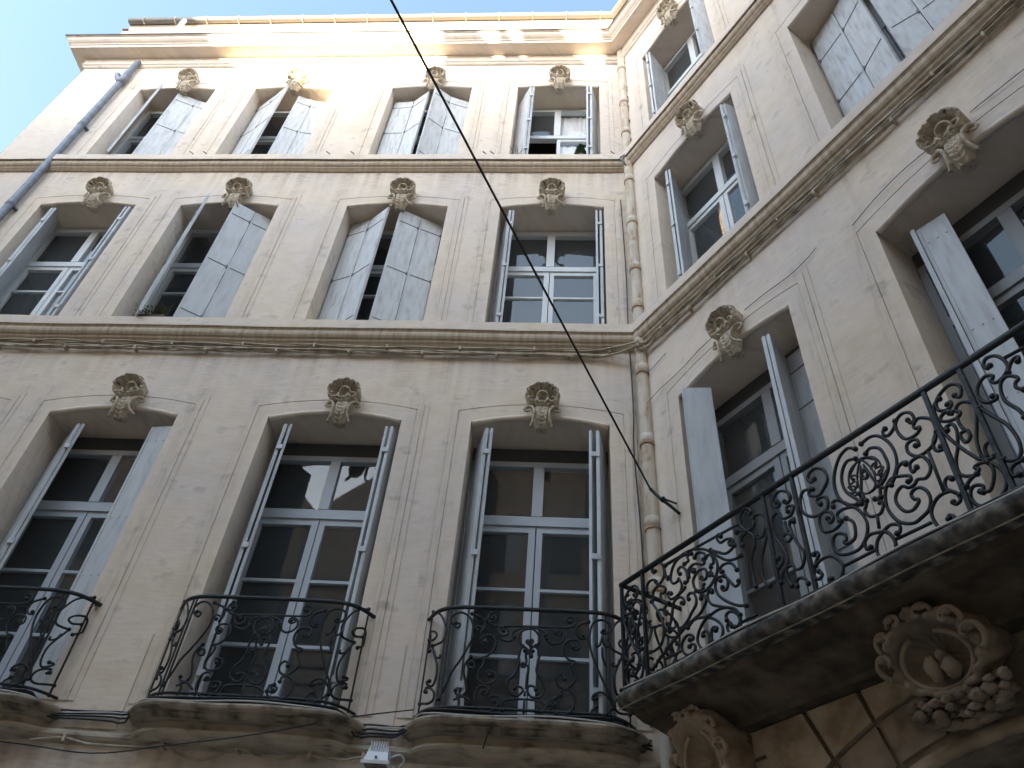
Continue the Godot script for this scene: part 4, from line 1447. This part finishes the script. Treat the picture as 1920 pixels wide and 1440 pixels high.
	strand(t, "cable", [Vector3(0.08, 8.25, 0.10), Vector3(0.2, 8.30, 0.03), Vector3(0.5, 8.38, 0.015)], 0.004, M.strap)
	strand(t, "cable", [Vector3(3.08, 7.88, 0.02), Vector3(3.35, 7.95, 0.03), Vector3(3.65, 8.0, 0.03), Vector3(3.92, 8.01, 0.02)], 0.0042, M.strap)
	strand(t, "cable", [Vector3(4.34, 8.01, 0.02), Vector3(4.6, 7.98, 0.03), Vector3(5.2, 7.92, 0.03)], 0.0042, M.strap)
	t = thing("wall_cable", "grey wires running down beside the cream drainpipe", "cable", a.position, a.rotation.y)
	strand(t, "wire", [Vector3(-0.12, 12.2, 0.03), Vector3(-0.10, 10.5, 0.03), Vector3(-0.11, 9.3, 0.04), Vector3(-0.10, 7.9, 0.03), Vector3(-0.12, 7.2, 0.03), Vector3(-0.09, 6.0, 0.03), Vector3(-0.10, 4.2, 0.03)], 0.008, M.cable_black)
	strand(t, "wire", [Vector3(-0.085, 8.6, 0.03), Vector3(-0.075, 7.6, 0.03), Vector3(-0.08, 6.6, 0.03), Vector3(-0.07, 4.2, 0.03)], 0.006, M.cable)
	t = thing("wall_cable", "pale wire strung along the underside of the long balcony slab", "cable", b.position, b.rotation.y)
	var under := []
	for i in 24:
		under.append(Vector3(0.30 + 0.25 * i, 4.088 + 0.004 * sin(i * 1.3), 0.70))
	strand(t, "wire", under, 0.0055, M.cable, 2)
	t = thing("wall_cable", "black cables resting on the edge of the long balcony floor", "cable", b.position, b.rotation.y)
	for s in 2:
		var pts := []
		for i in 40:
			pts.append(Vector3(0.4 + 0.15 * i, 4.215 + 0.012 * sin(i * 0.7 + s * 2.0), 0.715 + 0.01 * s))
		strand(t, "cable", pts, 0.008, M.cable_black if s == 0 else M.cable_pale, 2)
	floodlight(a)
	plants(a)

func floodlight(a: Node3D) -> void:
	var t := thing("floodlight", "white wall floodlight with a ribbed back below the balconies", "floodlight", in_wing(a, Vector3(-2.34, 3.79, 0.0)), a.rotation.y)
	var st := flat()
	box(st, -0.02, 0.02, -0.01, 0.05, 0.0, 0.10)
	put("bracket", st, M.lamp_white, t)
	var b := flat()
	# a tapered housing, its glass facing down
	var p := [Vector3(-0.10, -0.06, 0.06), Vector3(0.10, -0.06, 0.06), Vector3(0.10, -0.06, 0.28), Vector3(-0.10, -0.06, 0.28)]
	var q := [Vector3(-0.075, 0.08, 0.09), Vector3(0.075, 0.08, 0.09), Vector3(0.075, 0.08, 0.20), Vector3(-0.075, 0.08, 0.20)]
	for i in 4:
		var k := (i + 1) % 4
		quad(b, p[k], p[i], q[i], q[k])
	quad(b, q[0], q[3], q[2], q[1])
	box(b, -0.115, 0.115, -0.085, -0.06, 0.045, 0.295)
	put("housing", b, M.lamp_white, t)
	for i in 7:
		var f := flat()
		var x := -0.063 + 0.021 * i
		box(f, x - 0.004, x + 0.004, 0.03, 0.105, 0.10, 0.235)
		put("cooling_rib", f, M.lamp_white, t)
	var g := flat()
	box(g, -0.09, 0.09, -0.092, -0.086, 0.06, 0.28)
	put("lamp_glass", g, M.lamp_glass, t)
	var s := smooth()
	ball(s, Vector3(0, -0.03, 0.275), Vector3(0.012, 0.012, 0.012), 7, 5)
	put("screw", s, M.strap, t)
	var c := smooth()
	tube(c, curve3(PackedVector3Array([Vector3(0.09, 0.02, 0.12), Vector3(0.16, 0.05, 0.10), Vector3(0.19, 0.02, 0.06), Vector3(0.15, -0.02, 0.02)])), 0.009, 6)
	put("lead", c, M.lamp_white, t)

func sprig(st: SurfaceTool, at: Vector3, d: Vector3, size: float) -> void:
	var s := d.cross(Vector3.UP).normalized() * size * 0.28
	var tip := at + d * size
	var m := at + d * size * 0.5 + Vector3.UP * size * 0.08
	tri(st, at, m + s, tip)
	tri(st, at, tip, m - s)

func plants(a: Node3D) -> void:
	var r := RandomNumberGenerator.new()
	r.seed = 12
	var t := thing("potted_plant", "small dark green leafy plant on the sill before the white curtain", "plant", in_wing(a, Vector3(-0.74, SILL[2] + 0.015, 0.04)), a.rotation.y)
	var pot := smooth()
	tube(pot, PackedVector3Array([Vector3(0, 0, 0), Vector3(0, 0.09, 0)]), 0.05, 12, 1.0, 1.25)
	put("pot", pot, M.pot, t)
	var stem := smooth()
	tube(stem, PackedVector3Array([Vector3(0, 0.08, 0), Vector3(0.01, 0.36, 0.0)]), 0.007, 5)
	put("stem", stem, M.leaf, t)
	var lv := flat()
	for i in 90:
		var y := r.randf_range(0.10, 0.38)
		var ang := r.randf() * TAU
		sprig(lv, Vector3(0.01 * y, y, 0), Vector3(cos(ang), r.randf_range(-0.1, 0.5), sin(ang)).normalized(), r.randf_range(0.06, 0.13) * (1.25 - y * 1.5))
	var leaves := put("foliage", lv, M.leaf, t)
	leaves.set_meta("kind", "stuff")
	t = thing("planter", "low planter with straggling stems on the sill behind the edge-on shutter", "planter", in_wing(a, Vector3(-6.52, SILL[1] + 0.005, 0.02)), a.rotation.y)
	var bx := flat()
	box(bx, -0.22, 0.22, 0.0, 0.10, -0.07, 0.07)
	put("trough", bx, M.pot, t)
	var sm := smooth()
	for i in 12:
		var x := r.randf_range(-0.2, 0.2)
		var e := Vector3(x + r.randf_range(-0.16, 0.16), r.randf_range(0.2, 0.42), r.randf_range(-0.05, 0.12))
		tube(sm, curve3(PackedVector3Array([Vector3(x, 0.09, 0), (Vector3(x, 0.09, 0) + e) * 0.5 + Vector3(0, 0.06, 0), e])), 0.004, 4)
	put("stem", sm, M.leaf_dry, t)
	var lf := flat()
	for i in 70:
		var ang := r.randf() * TAU
		sprig(lf, Vector3(r.randf_range(-0.2, 0.2), r.randf_range(0.1, 0.3), r.randf_range(-0.05, 0.08)), Vector3(cos(ang), 0.4, sin(ang)).normalized(), 0.05)
	lf.set_smooth_group(-1)
	var l2 := put("foliage", lf, M.leaf_dry, t)
	l2.set_meta("kind", "stuff")
	t = thing("dry_weed", "dry grey weed sprouting at the foot of the left folded shutter", "weed", in_wing(a, Vector3(-1.86, SILL[2] + 0.01, 0.03)), a.rotation.y)
	var dw := smooth()
	for i in 9:
		var e := Vector3(r.randf_range(-0.10, 0.20), r.randf_range(0.2, 0.5), r.randf_range(0.0, 0.08))
		tube(dw, curve3(PackedVector3Array([Vector3.ZERO, e * 0.5 + Vector3(0.03, 0, 0), e])), 0.004, 4)
	put("stem", dw, M.leaf_dry, t)
	t = thing("weed", "tiny dry weed growing from the end of the left balcony rail", "weed", in_wing(a, Vector3(-5.40, 5.09, 0.02)), a.rotation.y)
	var tw := smooth()
	for i in 14:
		tube(tw, PackedVector3Array([Vector3.ZERO, Vector3(r.randf_range(-0.06, 0.08), r.randf_range(-0.06, 0.09), r.randf_range(0.0, 0.06))]), 0.003, 4)
	put("stem", tw, M.leaf_dry, t)

# ---------------------------------------------------------------- out of view: ground, house behind the viewer, added block at left
func ground_and_surroundings() -> void:
	var g := flat()
	quad(g, Vector3(-120, 0, 120), Vector3(120, 0, 120), Vector3(120, 0, -120), Vector3(-120, 0, -120))
	var gr := MeshInstance3D.new()
	g.generate_normals()
	gr.mesh = g.commit()
	gr.mesh.surface_set_material(0, M.cobble)
	gr.name = "ground"
	gr.set_meta("kind", "structure")
	gr.set_meta("label", "paved floor of the courtyard")
	gr.set_meta("category", "ground")
	add_child(gr)
	# the house across the yard: only its mirror image in the panes and its shadow on the cornice are seen
	var t := thing("unseen_opposite_house", "ochre house across the yard, out of view, mirrored in panes and shading the wings", "building", CORNER, TURN_A)
	var st := flat()
	var z := 15.0  # unseen wall, set back far enough to let sky onto the low storeys
	# skyline, left to right, in metres: notched for the sun patches, raised at the right to dim the top storey
	var sky := [[-22, 22.4], [-13.4, 22.4], [-12.9, 20.95], [-12.0, 19.9], [-10.6, 18.95], [-9.5, 18.42], [-8.9, 17.75], [-8.38, 17.40], [-8.05, 17.9], [-7.3, 18.55], [-6.75, 19.0], [-6.6, 19.72], [-5.9, 19.74], [-5.87, 19.38], [-5.5, 19.38], [-5.48, 19.74], [-5.35, 19.74], [-5.33, 19.30], [-5.05, 19.30], [-5.03, 19.72], [-4.25, 19.72], [-4.22, 19.22], [-3.5, 19.12], [-3.45, 19.7], [-2.6, 19.8], [0.5, 22.3], [9.5, 22.3]]
	# drawn as the shadow line on the flat wing, then carried back along the sunbeams to this wall
	for p in sky:
		p[0] += SUN_X * z + 3.18
		p[1] += SUN_Y * z - 2.12
	sky[0][0] = -30.0
	sky[sky.size() - 1][0] = 14.0
	for i in sky.size() - 1:
		var p: Array = sky[i]
		var q: Array = sky[i + 1]
		quad(st, Vector3(q[0], 0, z), Vector3(p[0], 0, z), Vector3(p[0], p[1], z), Vector3(q[0], q[1], z))
		quad(st, Vector3(p[0], 0, z + 6), Vector3(q[0], 0, z + 6), Vector3(q[0], q[1] - 1.5, z + 6), Vector3(p[0], p[1] - 1.5, z + 6))
		quad(st, Vector3(q[0], q[1], z), Vector3(p[0], p[1], z), Vector3(p[0], p[1] - 1.5, z + 6), Vector3(q[0], q[1] - 1.5, z + 6))
	put("wall", st, M.ochre, t)
	for row in [[2.8, 2.6], [7.4, 2.5], [11.4, 2.3], [14.9, 1.6]]:
		for k in 12:
			var x := -20.2 + 2.75 * k
			var w := flat()
			box(w, x - 0.5, x + 0.5, row[0], row[0] + row[1], z - 0.07, z - 0.01)
			put("window_opening", w, M.dark_wood, t)
			if (k + int(row[0])) % 3 != 0:
				for side in [-1.0, 1.0]:
					var sh := flat()
					box(sh, x + side * 0.76 - 0.24, x + side * 0.76 + 0.24, row[0], row[0] + row[1], z - 0.06, z - 0.01)
					put("shutter", sh, M.shutter_worn, t)
	for y in [6.6, 10.6, 14.3]:
		var band := flat()
		box(band, -30.0, 14.0, y, y + 0.22, z - 0.14, z - 0.01)
		put("string_course", band, M.trim, t)
	for x in [-9.9, -1.6]:
		var dp := smooth()
		tube(dp, PackedVector3Array([Vector3(x, 0, z - 0.12), Vector3(x, 16.6, z - 0.12)]), 0.07, 10)
		put("downpipe", dp, M.zinc, t)
	var left := thing("added_side_block", "added plain ochre block out of view, holding low skylight off the wings", "building", CORNER, TURN_A)
	var sw := flat()
	box(sw, -21.0, -15.2, 0.0, 16.0, -6.0, 10.5)  # added out of view to block low skylight from the left
	put("wall", sw, M.ochre, left)

const OVERHEAD := Vector3(-0.1914, 1.0325, -0.3956)

# scrolls of one panel: thin flag, then points in centimetres
const MONOGRAM_PANEL := [
	[0, 250, 80, 247, 79, 245, 83, 248, 87, 254, 87, 259, 82, 260, 74, 256, 69, 251, 66, 246, 68, 243, 71, 245, 74, 247, 73],
	[0, 246, 74, 239, 76, 235, 70, 235, 61, 241, 54, 248, 52, 254, 53, 256, 57, 255, 62, 250, 64, 248, 62, 250, 59],
	[0, 253, 46, 254, 42, 257, 44, 256, 49, 251, 52, 247, 50, 246, 44, 248, 38, 255, 36, 260, 37, 262, 39],
	[0, 259, 52, 259, 55, 263, 55, 267, 51, 272, 46, 277, 44],
	[0, 286, 83, 281, 87, 274, 85, 268, 78, 264, 68, 264, 58, 268, 49, 273, 45, 279, 45, 282, 46, 280, 50],
	[0, 284, 76, 278, 78, 273, 74, 270, 66, 271, 57, 276, 49, 279, 43],
	[0, 291, 84, 298, 85, 304, 82, 309, 74, 311, 65, 310, 56, 306, 49, 301, 45, 297, 45, 294, 48],
	[0, 292, 75, 296, 77, 302, 73, 304, 65, 304, 57, 300, 51, 295, 47, 293, 40],
	[0, 289, 42, 292, 38, 290, 36],
	[0, 310, 84, 308, 83, 308, 80, 311, 78, 316, 81, 318, 85],
	[0, 326, 80, 327, 77, 330, 78, 329, 84, 324, 87, 319, 85, 317, 80, 318, 73, 321, 68, 327, 67, 331, 69, 331, 71, 329, 71, 328, 74, 332, 77, 337, 74, 340, 70, 340, 63, 338, 57, 333, 53, 326, 52, 322, 54, 319, 59, 320, 64, 324, 65, 327, 63, 327, 59, 325, 60],
	[0, 340, 61, 336, 56, 335, 51, 337, 48, 340, 48, 339, 50],
	[0, 321, 46, 318, 44, 317, 47, 318, 51, 323, 52, 327, 50, 329, 44, 328, 39, 324, 36, 319, 38, 316, 36, 312, 36, 309, 39, 305, 38, 302, 34, 302, 29, 305, 23, 310, 21, 315, 24, 315, 26, 313, 27, 312, 31, 315, 33, 319, 32, 322, 27, 322, 21, 319, 16, 314, 14, 308, 13, 301, 17, 297, 23, 295, 31, 296, 39, 299, 45, 304, 48, 310, 46, 315, 43, 315, 40, 313, 40],
	[0, 315, 52, 316, 53, 314, 54, 310, 53, 307, 49, 302, 44],
	[0, 261, 40, 260, 44, 262, 46, 267, 46, 274, 43, 278, 35, 279, 27, 276, 20, 270, 15, 262, 15, 255, 18, 252, 24, 253, 30, 257, 32, 262, 29, 262, 25, 260, 24, 263, 22, 268, 23, 270, 28, 270, 34, 266, 39],
	[0, 283, 43, 282, 40, 280, 37, 282, 32, 286, 30, 290, 30, 293, 34, 292, 38, 289, 41],
	[0, 287, 30, 286, 21],
	[0, 277, 12, 274, 12, 274, 17, 278, 20, 284, 19, 290, 16, 293, 10, 293, 5, 290, 1, 285, 0, 282, 2, 280, 7, 282, 13, 285, 16, 291, 19, 295, 19, 299, 16, 298, 12, 296, 12],
	[0, 256, 9, 279, 9],
	[0, 294, 9, 318, 8],
	[0, 331, 51, 331, 21],
	[0, 334, 13, 335, 11, 338, 12, 338, 16, 335, 20, 329, 21, 324, 19, 320, 14, 320, 7, 322, 2, 327, 0, 331, 2, 331, 5, 329, 7, 328, 5],
	[0, 338, 27, 337, 29, 334, 28, 333, 23, 336, 19, 339, 15],
	[0, 236, 27, 238, 28, 240, 25, 237, 22, 234, 17, 233, 12, 236, 9, 239, 11, 237, 14],
	[0, 235, 19, 241, 21, 248, 20, 253, 15, 255, 9, 252, 3, 247, 1, 243, 3, 243, 6, 245, 5],
	[1, 286, 73, 279, 71, 275, 64, 276, 55, 283, 48, 290, 48, 293, 53, 293, 62, 289, 71, 286, 73],
	[1, 278, 68, 286, 74, 294, 71, 297, 66, 295, 62],
	[1, 286, 69, 283, 58, 282, 52],
	[1, 288, 67, 292, 53, 295, 47],
	[1, 273, 59, 277, 58, 278, 56, 276, 53, 272, 56],
	[1, 295, 61, 300, 60, 299, 56, 295, 56, 294, 60],
	[1, 297, 54, 300, 54, 298, 51, 294, 52],
	[1, 278, 62, 277, 65, 280, 65, 282, 62],
	[1, 286, 63, 289, 64, 288, 59, 286, 58, 285, 62, 289, 66],
]

# scrolls of one panel: thin flag, then points in centimetres
const NARROW_PANEL := [
	[0, 358, 77, 360, 74, 362, 76, 363, 80, 361, 84, 356, 86, 349, 83, 346, 79, 346, 74, 350, 71, 354, 72, 354, 75, 352, 74],
	[0, 351, 68, 352, 66, 353, 68, 350, 70, 346, 69, 345, 66, 349, 63, 354, 62, 357, 64, 355, 67, 358, 70, 362, 69, 366, 64, 365, 58, 362, 49, 359, 41, 358, 32, 359, 28, 363, 26, 365, 27],
	[0, 349, 81, 344, 78, 343, 67, 344, 57, 347, 48, 351, 39, 356, 30, 360, 26],
	[0, 346, 58, 345, 58, 346, 60, 350, 60, 351, 54, 348, 44, 344, 36, 343, 28, 346, 24, 351, 22, 354, 24, 352, 26, 355, 27, 360, 25, 364, 19, 365, 12, 363, 6, 358, 2, 352, 1, 346, 4, 344, 9, 345, 14, 348, 16, 352, 14, 352, 11, 350, 11],
	[0, 360, 25, 361, 20, 359, 14, 355, 9, 351, 10],
	[0, 357, 46, 355, 44, 353, 44, 352, 47, 352, 50, 353, 51, 356, 51, 357, 49, 357, 46],
	[0, 366, 36, 363, 36, 361, 33, 361, 28],
	[0, 354, 62, 354, 57, 355, 52],
	[0, 344, 18, 344, 16, 345, 19, 348, 21, 352, 22],
	[0, 383, 82, 381, 81, 380, 85, 383, 88, 388, 86, 391, 80, 391, 74, 387, 70, 382, 69, 380, 72, 382, 74, 379, 77, 375, 76, 371, 72, 370, 65, 373, 60, 378, 59, 379, 61, 377, 62],
	[0, 397, 74, 398, 74, 398, 77, 394, 76, 390, 71],
	[0, 393, 55, 390, 59, 391, 62, 393, 63, 392, 66, 388, 69, 384, 67, 382, 61, 382, 54, 386, 45, 387, 39],
	[0, 368, 60, 372, 51, 377, 41, 379, 30, 378, 22, 375, 18, 371, 19, 368, 22],
	[0, 377, 16, 372, 16, 369, 14, 369, 10, 372, 9],
	[0, 392, 81, 403, 80],
]

# scrolls of one panel: thin flag, then points in centimetres
const CORNER_PANEL := [
	[0, 81, 87, 79, 86, 77, 89, 80, 94, 87, 92, 91, 87, 92, 80, 90, 76, 85, 73, 81, 76, 81, 77],
	[0, 92, 87, 93, 80, 94, 74, 96, 72, 97, 74],
	[0, 94, 86, 110, 86, 122, 86, 134, 82, 143, 76, 149, 68, 151, 59, 149, 53, 145, 49, 140, 46, 134, 45, 129, 47],
	[0, 120, 84, 111, 85, 104, 82, 100, 76, 99, 70, 102, 66, 107, 66, 108, 68, 110, 64, 111, 60, 109, 56, 104, 54, 98, 54, 95, 57, 94, 60, 96, 61, 98, 59],
	[0, 110, 71, 108, 73, 109, 76, 113, 76, 117, 71, 118, 66, 118, 61, 115, 61],
	[0, 125, 66, 126, 65, 127, 67, 124, 69, 121, 68, 119, 64],
	[0, 119, 65, 120, 70, 126, 72, 131, 70, 134, 68, 137, 67, 138, 69, 137, 71],
	[0, 133, 57, 134, 55, 137, 54, 139, 57, 138, 62, 133, 64, 128, 63, 124, 59, 124, 54, 126, 49],
	[0, 116, 77, 118, 77, 121, 78, 120, 82, 125, 82],
	[0, 128, 77, 130, 79, 134, 79, 139, 75, 139, 71],
	[0, 140, 72, 144, 72, 147, 68, 147, 63, 144, 63, 144, 61],
	[0, 144, 58, 142, 57, 145, 55],
	[0, 141, 54, 143, 55, 145, 53],
	[0, 136, 51, 134, 50, 133, 47, 128, 48],
	[0, 69, 73, 70, 79, 75, 81, 80, 79, 81, 77],
	[0, 75, 62, 77, 69, 82, 72, 88, 70, 92, 66, 90, 63, 86, 64, 86, 60, 90, 54, 95, 52],
	[0, 95, 52, 91, 51, 88, 48, 90, 44, 93, 44, 91, 46],
	[0, 102, 52, 106, 54, 113, 56, 115, 58],
	[0, 155, 52, 153, 52, 153, 55, 156, 57, 162, 56, 166, 53, 169, 47],
	[0, 152, 46, 151, 46, 150, 48, 153, 49, 158, 46, 159, 41, 157, 37, 154, 37, 152, 39, 153, 40],
	[0, 150, 49, 147, 47, 146, 42, 148, 36, 153, 30, 160, 24, 166, 20, 173, 17],
	[0, 156, 48, 160, 43, 163, 38, 166, 35, 169, 36, 169, 38],
	[0, 142, 41, 143, 42, 141, 44, 138, 42, 137, 38, 140, 32, 146, 28, 153, 24, 160, 20, 165, 14, 166, 10, 163, 6, 160, 6],
	[0, 130, 41, 130, 43, 132, 43, 135, 40, 135, 36, 131, 32, 126, 29, 121, 28, 113, 24],
	[0, 117, 46, 116, 48, 119, 50, 123, 48, 125, 43, 124, 38, 119, 34, 113, 29, 106, 26],
	[0, 109, 46, 111, 44, 112, 47, 109, 51, 104, 52, 100, 50, 98, 44, 96, 38, 93, 32],
	[0, 158, 81, 159, 82, 156, 84, 154, 81, 157, 76, 162, 76, 166, 75, 169, 73, 169, 70, 166, 69, 165, 72, 168, 73],
	[0, 146, 75, 154, 69, 160, 65, 166, 65, 170, 67],
	[0, 148, 72, 154, 65, 161, 59, 169, 56, 175, 56],
	[0, 95, 87, 178, 82],
	[0, 114, 14, 117, 13, 118, 15, 114, 18, 110, 18, 106, 15, 105, 10, 108, 5, 113, 3, 118, 4, 119, 8, 115, 10, 113, 9],
	[0, 74, 8, 80, 12, 85, 14, 95, 19, 105, 23, 115, 27, 124, 27, 134, 24, 143, 18, 148, 11, 147, 5, 142, 2, 138, 2],
	[0, 135, 24, 129, 21, 124, 16, 122, 10, 125, 3, 128, 1],
	[0, 141, 11, 143, 12, 140, 14, 137, 12, 136, 5],
	[0, 128, 12, 128, 14, 132, 14, 134, 10, 134, 4],
	[0, 153, 14, 153, 18, 157, 19, 162, 16, 165, 11, 165, 5, 161, 2, 156, 3, 153, 6, 153, 10, 156, 11, 157, 8],
	[0, 137, 24, 146, 25, 155, 23, 162, 19, 166, 13],
	[0, 87, 9, 104, 9],
	[0, 166, 7, 181, 7],
	[0, 72, 46, 68, 45, 71, 41, 77, 39],
	[0, 69, 21, 74, 20, 82, 22, 86, 29, 86, 38, 82, 49, 74, 62],
]

# scrolls of one panel: thin flag, then points in centimetres
const DOOR_PANEL := [
	[0, 187, 87, 189, 84, 191, 86, 188, 90, 184, 91, 180, 87, 179, 81, 181, 76, 186, 72, 190, 72, 192, 75, 191, 77, 193, 80, 197, 80, 201, 77, 203, 71, 201, 65, 198, 61, 194, 61, 192, 63, 192, 64],
	[0, 174, 76, 173, 78, 174, 79, 178, 76, 184, 72],
	[0, 178, 63, 177, 66, 179, 70, 184, 71, 188, 68, 190, 63, 189, 57, 185, 51, 183, 44, 183, 37, 184, 27],
	[0, 202, 65, 201, 59, 197, 52, 193, 44, 192, 35, 192, 28, 196, 22],
	[0, 216, 80, 218, 78, 216, 76, 213, 78, 212, 83, 216, 87, 221, 87, 226, 83, 228, 78, 226, 75, 223, 75, 222, 77],
	[0, 223, 68, 222, 70, 224, 72, 228, 70, 228, 67, 225, 64, 220, 64, 217, 66, 216, 70, 214, 72, 210, 71, 208, 67, 208, 61, 209, 53, 212, 46, 214, 40, 215, 33, 212, 25, 212, 19, 214, 14],
	[0, 226, 58, 227, 60, 224, 60, 222, 57, 223, 51, 224, 45, 227, 37, 229, 32, 228, 27, 225, 23, 221, 23, 219, 25, 218, 28, 215, 28, 212, 28, 208, 25, 206, 20],
	[0, 222, 48, 220, 46, 218, 46, 216, 48, 215, 51, 217, 52, 219, 52, 221, 50, 222, 48],
	[0, 219, 62, 219, 57, 220, 53],
	[0, 207, 38, 206, 40, 210, 39, 211, 35, 209, 32, 206, 31],
	[0, 218, 12, 219, 16, 223, 16, 226, 13, 227, 10],
]

# scrolls of one panel: thin flag, then points in centimetres
const SMALL_BALCONY := [
	[0, -90, 97, -81, 89, -76, 80, -73, 71, -75, 62, -80, 60, -85, 60],
	[0, -90, 69, -85, 66, -82, 69, -85, 74, -91, 77, -94, 72, -93, 64, -88, 57],
	[0, -85, 60, -83, 54, -78, 41, -77, 30, -79, 22, -83, 23, -86, 27, -83, 27],
	[0, -86, 19, -84, 17, -86, 22, -81, 20, -77, 15, -77, 9, -82, 7, -91, 11],
	[0, -76, 49, -76, 46, -80, 48, -82, 54],
	[0, -65, 78, -61, 77, -62, 73, -67, 76, -70, 82, -66, 87, -60, 88, -53, 84, -49, 76, -48, 66, -51, 56, -57, 43, -64, 31, -68, 18, -72, 9],
	[0, -44, 71, -46, 72, -45, 75, -40, 73, -41, 68, -38, 76, -40, 82, -46, 85, -51, 87],
	[0, -32, 83, -34, 84, -32, 86, -29, 84, -30, 80, -36, 81, -36, 85, -33, 88],
	[0, -37, 81, -32, 77, -22, 76, 0, 77, 26, 77, 39, 78, 43, 82, 41, 87, 36, 87, 35, 84, 38, 83],
	[0, -11, 66, -12, 68, -11, 72, -4, 75, 5, 76, 12, 74, 18, 70, 18, 66],
	[0, -3, 58, -6, 63, -6, 70, -1, 74, 6, 74, 11, 68, 11, 62, 8, 59],
	[0, 3, 62, 1, 64, 0, 62, 2, 60, 4, 59],
	[0, 3, 62, 4, 65, 6, 63, 4, 60],
	[0, -21, 72, -22, 71, -22, 75, -18, 74, -17, 69, -22, 67, -26, 70, -26, 74, -20, 76],
	[0, -26, 70, -23, 64, -16, 62, -11, 65],
	[0, 26, 72, 28, 74, 30, 72, 27, 70, 24, 72, 26, 75, 31, 74, 33, 68, 30, 63, 24, 61, 19, 64, 17, 69],
	[0, -37, 60, -39, 62, -36, 62, -35, 59, -38, 57, -41, 62, -37, 66, -31, 66, -27, 61, -28, 54, -33, 48, -38, 46, -36, 44, -37, 38, -40, 33, -40, 27, -36, 23, -30, 23, -25, 26, -25, 32, -30, 34, -32, 33, -30, 30],
	[0, 42, 59, 44, 58, 44, 61, 41, 61, 42, 57, 47, 59, 46, 65, 39, 66, 34, 62, 33, 55, 37, 48, 43, 46, 40, 42, 42, 37, 44, 32, 41, 26, 35, 22, 29, 24, 27, 30, 30, 34, 33, 33, 34, 30],
	[0, -2, 42, -4, 41, -2, 39, 0, 40, 1, 45, 0, 50, 3, 52, 5, 51, 5, 49],
	[0, -1, 54, 0, 52, 2, 54, -1, 57, -4, 56, -6, 49, -6, 40, -9, 32, -14, 26, -14, 19, -10, 15, -5, 14, -1, 18, -2, 21, -6, 22, -8, 20],
	[0, 6, 54, 4, 53, 4, 56, 8, 58, 12, 53, 11, 44, 10, 36, 14, 29, 17, 23, 16, 16, 12, 13, 6, 14, 3, 19, 5, 23, 9, 22, 10, 20],
	[0, 2, 41, 3, 37, 2, 30, 2, 20],
	[0, 1, 18, 1, 14],
	[0, 1, 11, 1, -2],
	[0, -17, 1, -18, 5, -16, 9, -8, 11, 8, 11, 16, 9, 19, 5, 16, 1, 13, 2],
	[0, -34, 16, -36, 14, -32, 14, -30, 18, -34, 21, -39, 19, -41, 12, -40, 5, -34, 0, -27, 0, -21, 5, -20, 11, -23, 13, -28, 12, -27, 8, -24, 8],
	[0, 27, 8, 25, 10, 26, 12, 30, 10, 28, 6, 23, 8, 23, 12, 27, 13],
	[0, 31, 16, 32, 20, 37, 21, 42, 17, 43, 9, 39, 2, 32, 0, 25, 2, 22, 7],
	[0, -58, 16, -57, 13, -52, 12, -49, 16, -50, 23, -53, 33, -52, 40, -48, 46],
	[0, -44, 39, -44, 37, -46, 36, -49, 37, -50, 39, -49, 41, -47, 42, -45, 41, -44, 39],
	[0, -59, 8, -55, 9, -54, 4, -56, 0],
	[0, -57, 10, -51, 11, -46, 8, -43, 5],
	[0, 68, 77, 66, 75, 70, 74, 74, 79, 73, 85, 66, 87, 59, 83, 56, 73, 56, 61, 60, 47, 67, 31, 74, 17, 75, 9],
	[0, 50, 70, 52, 68, 47, 68, 44, 73, 46, 80, 55, 84],
	[0, 61, 63, 62, 61, 65, 64, 67, 72],
	[0, 74, 66, 71, 62, 68, 65, 67, 72],
	[0, 67, 61, 67, 52, 70, 44],
	[0, 61, 15, 58, 14, 59, 18, 65, 21, 71, 18, 74, 12, 71, 5, 64, 0, 59, 0, 57, 4, 61, 8],
]
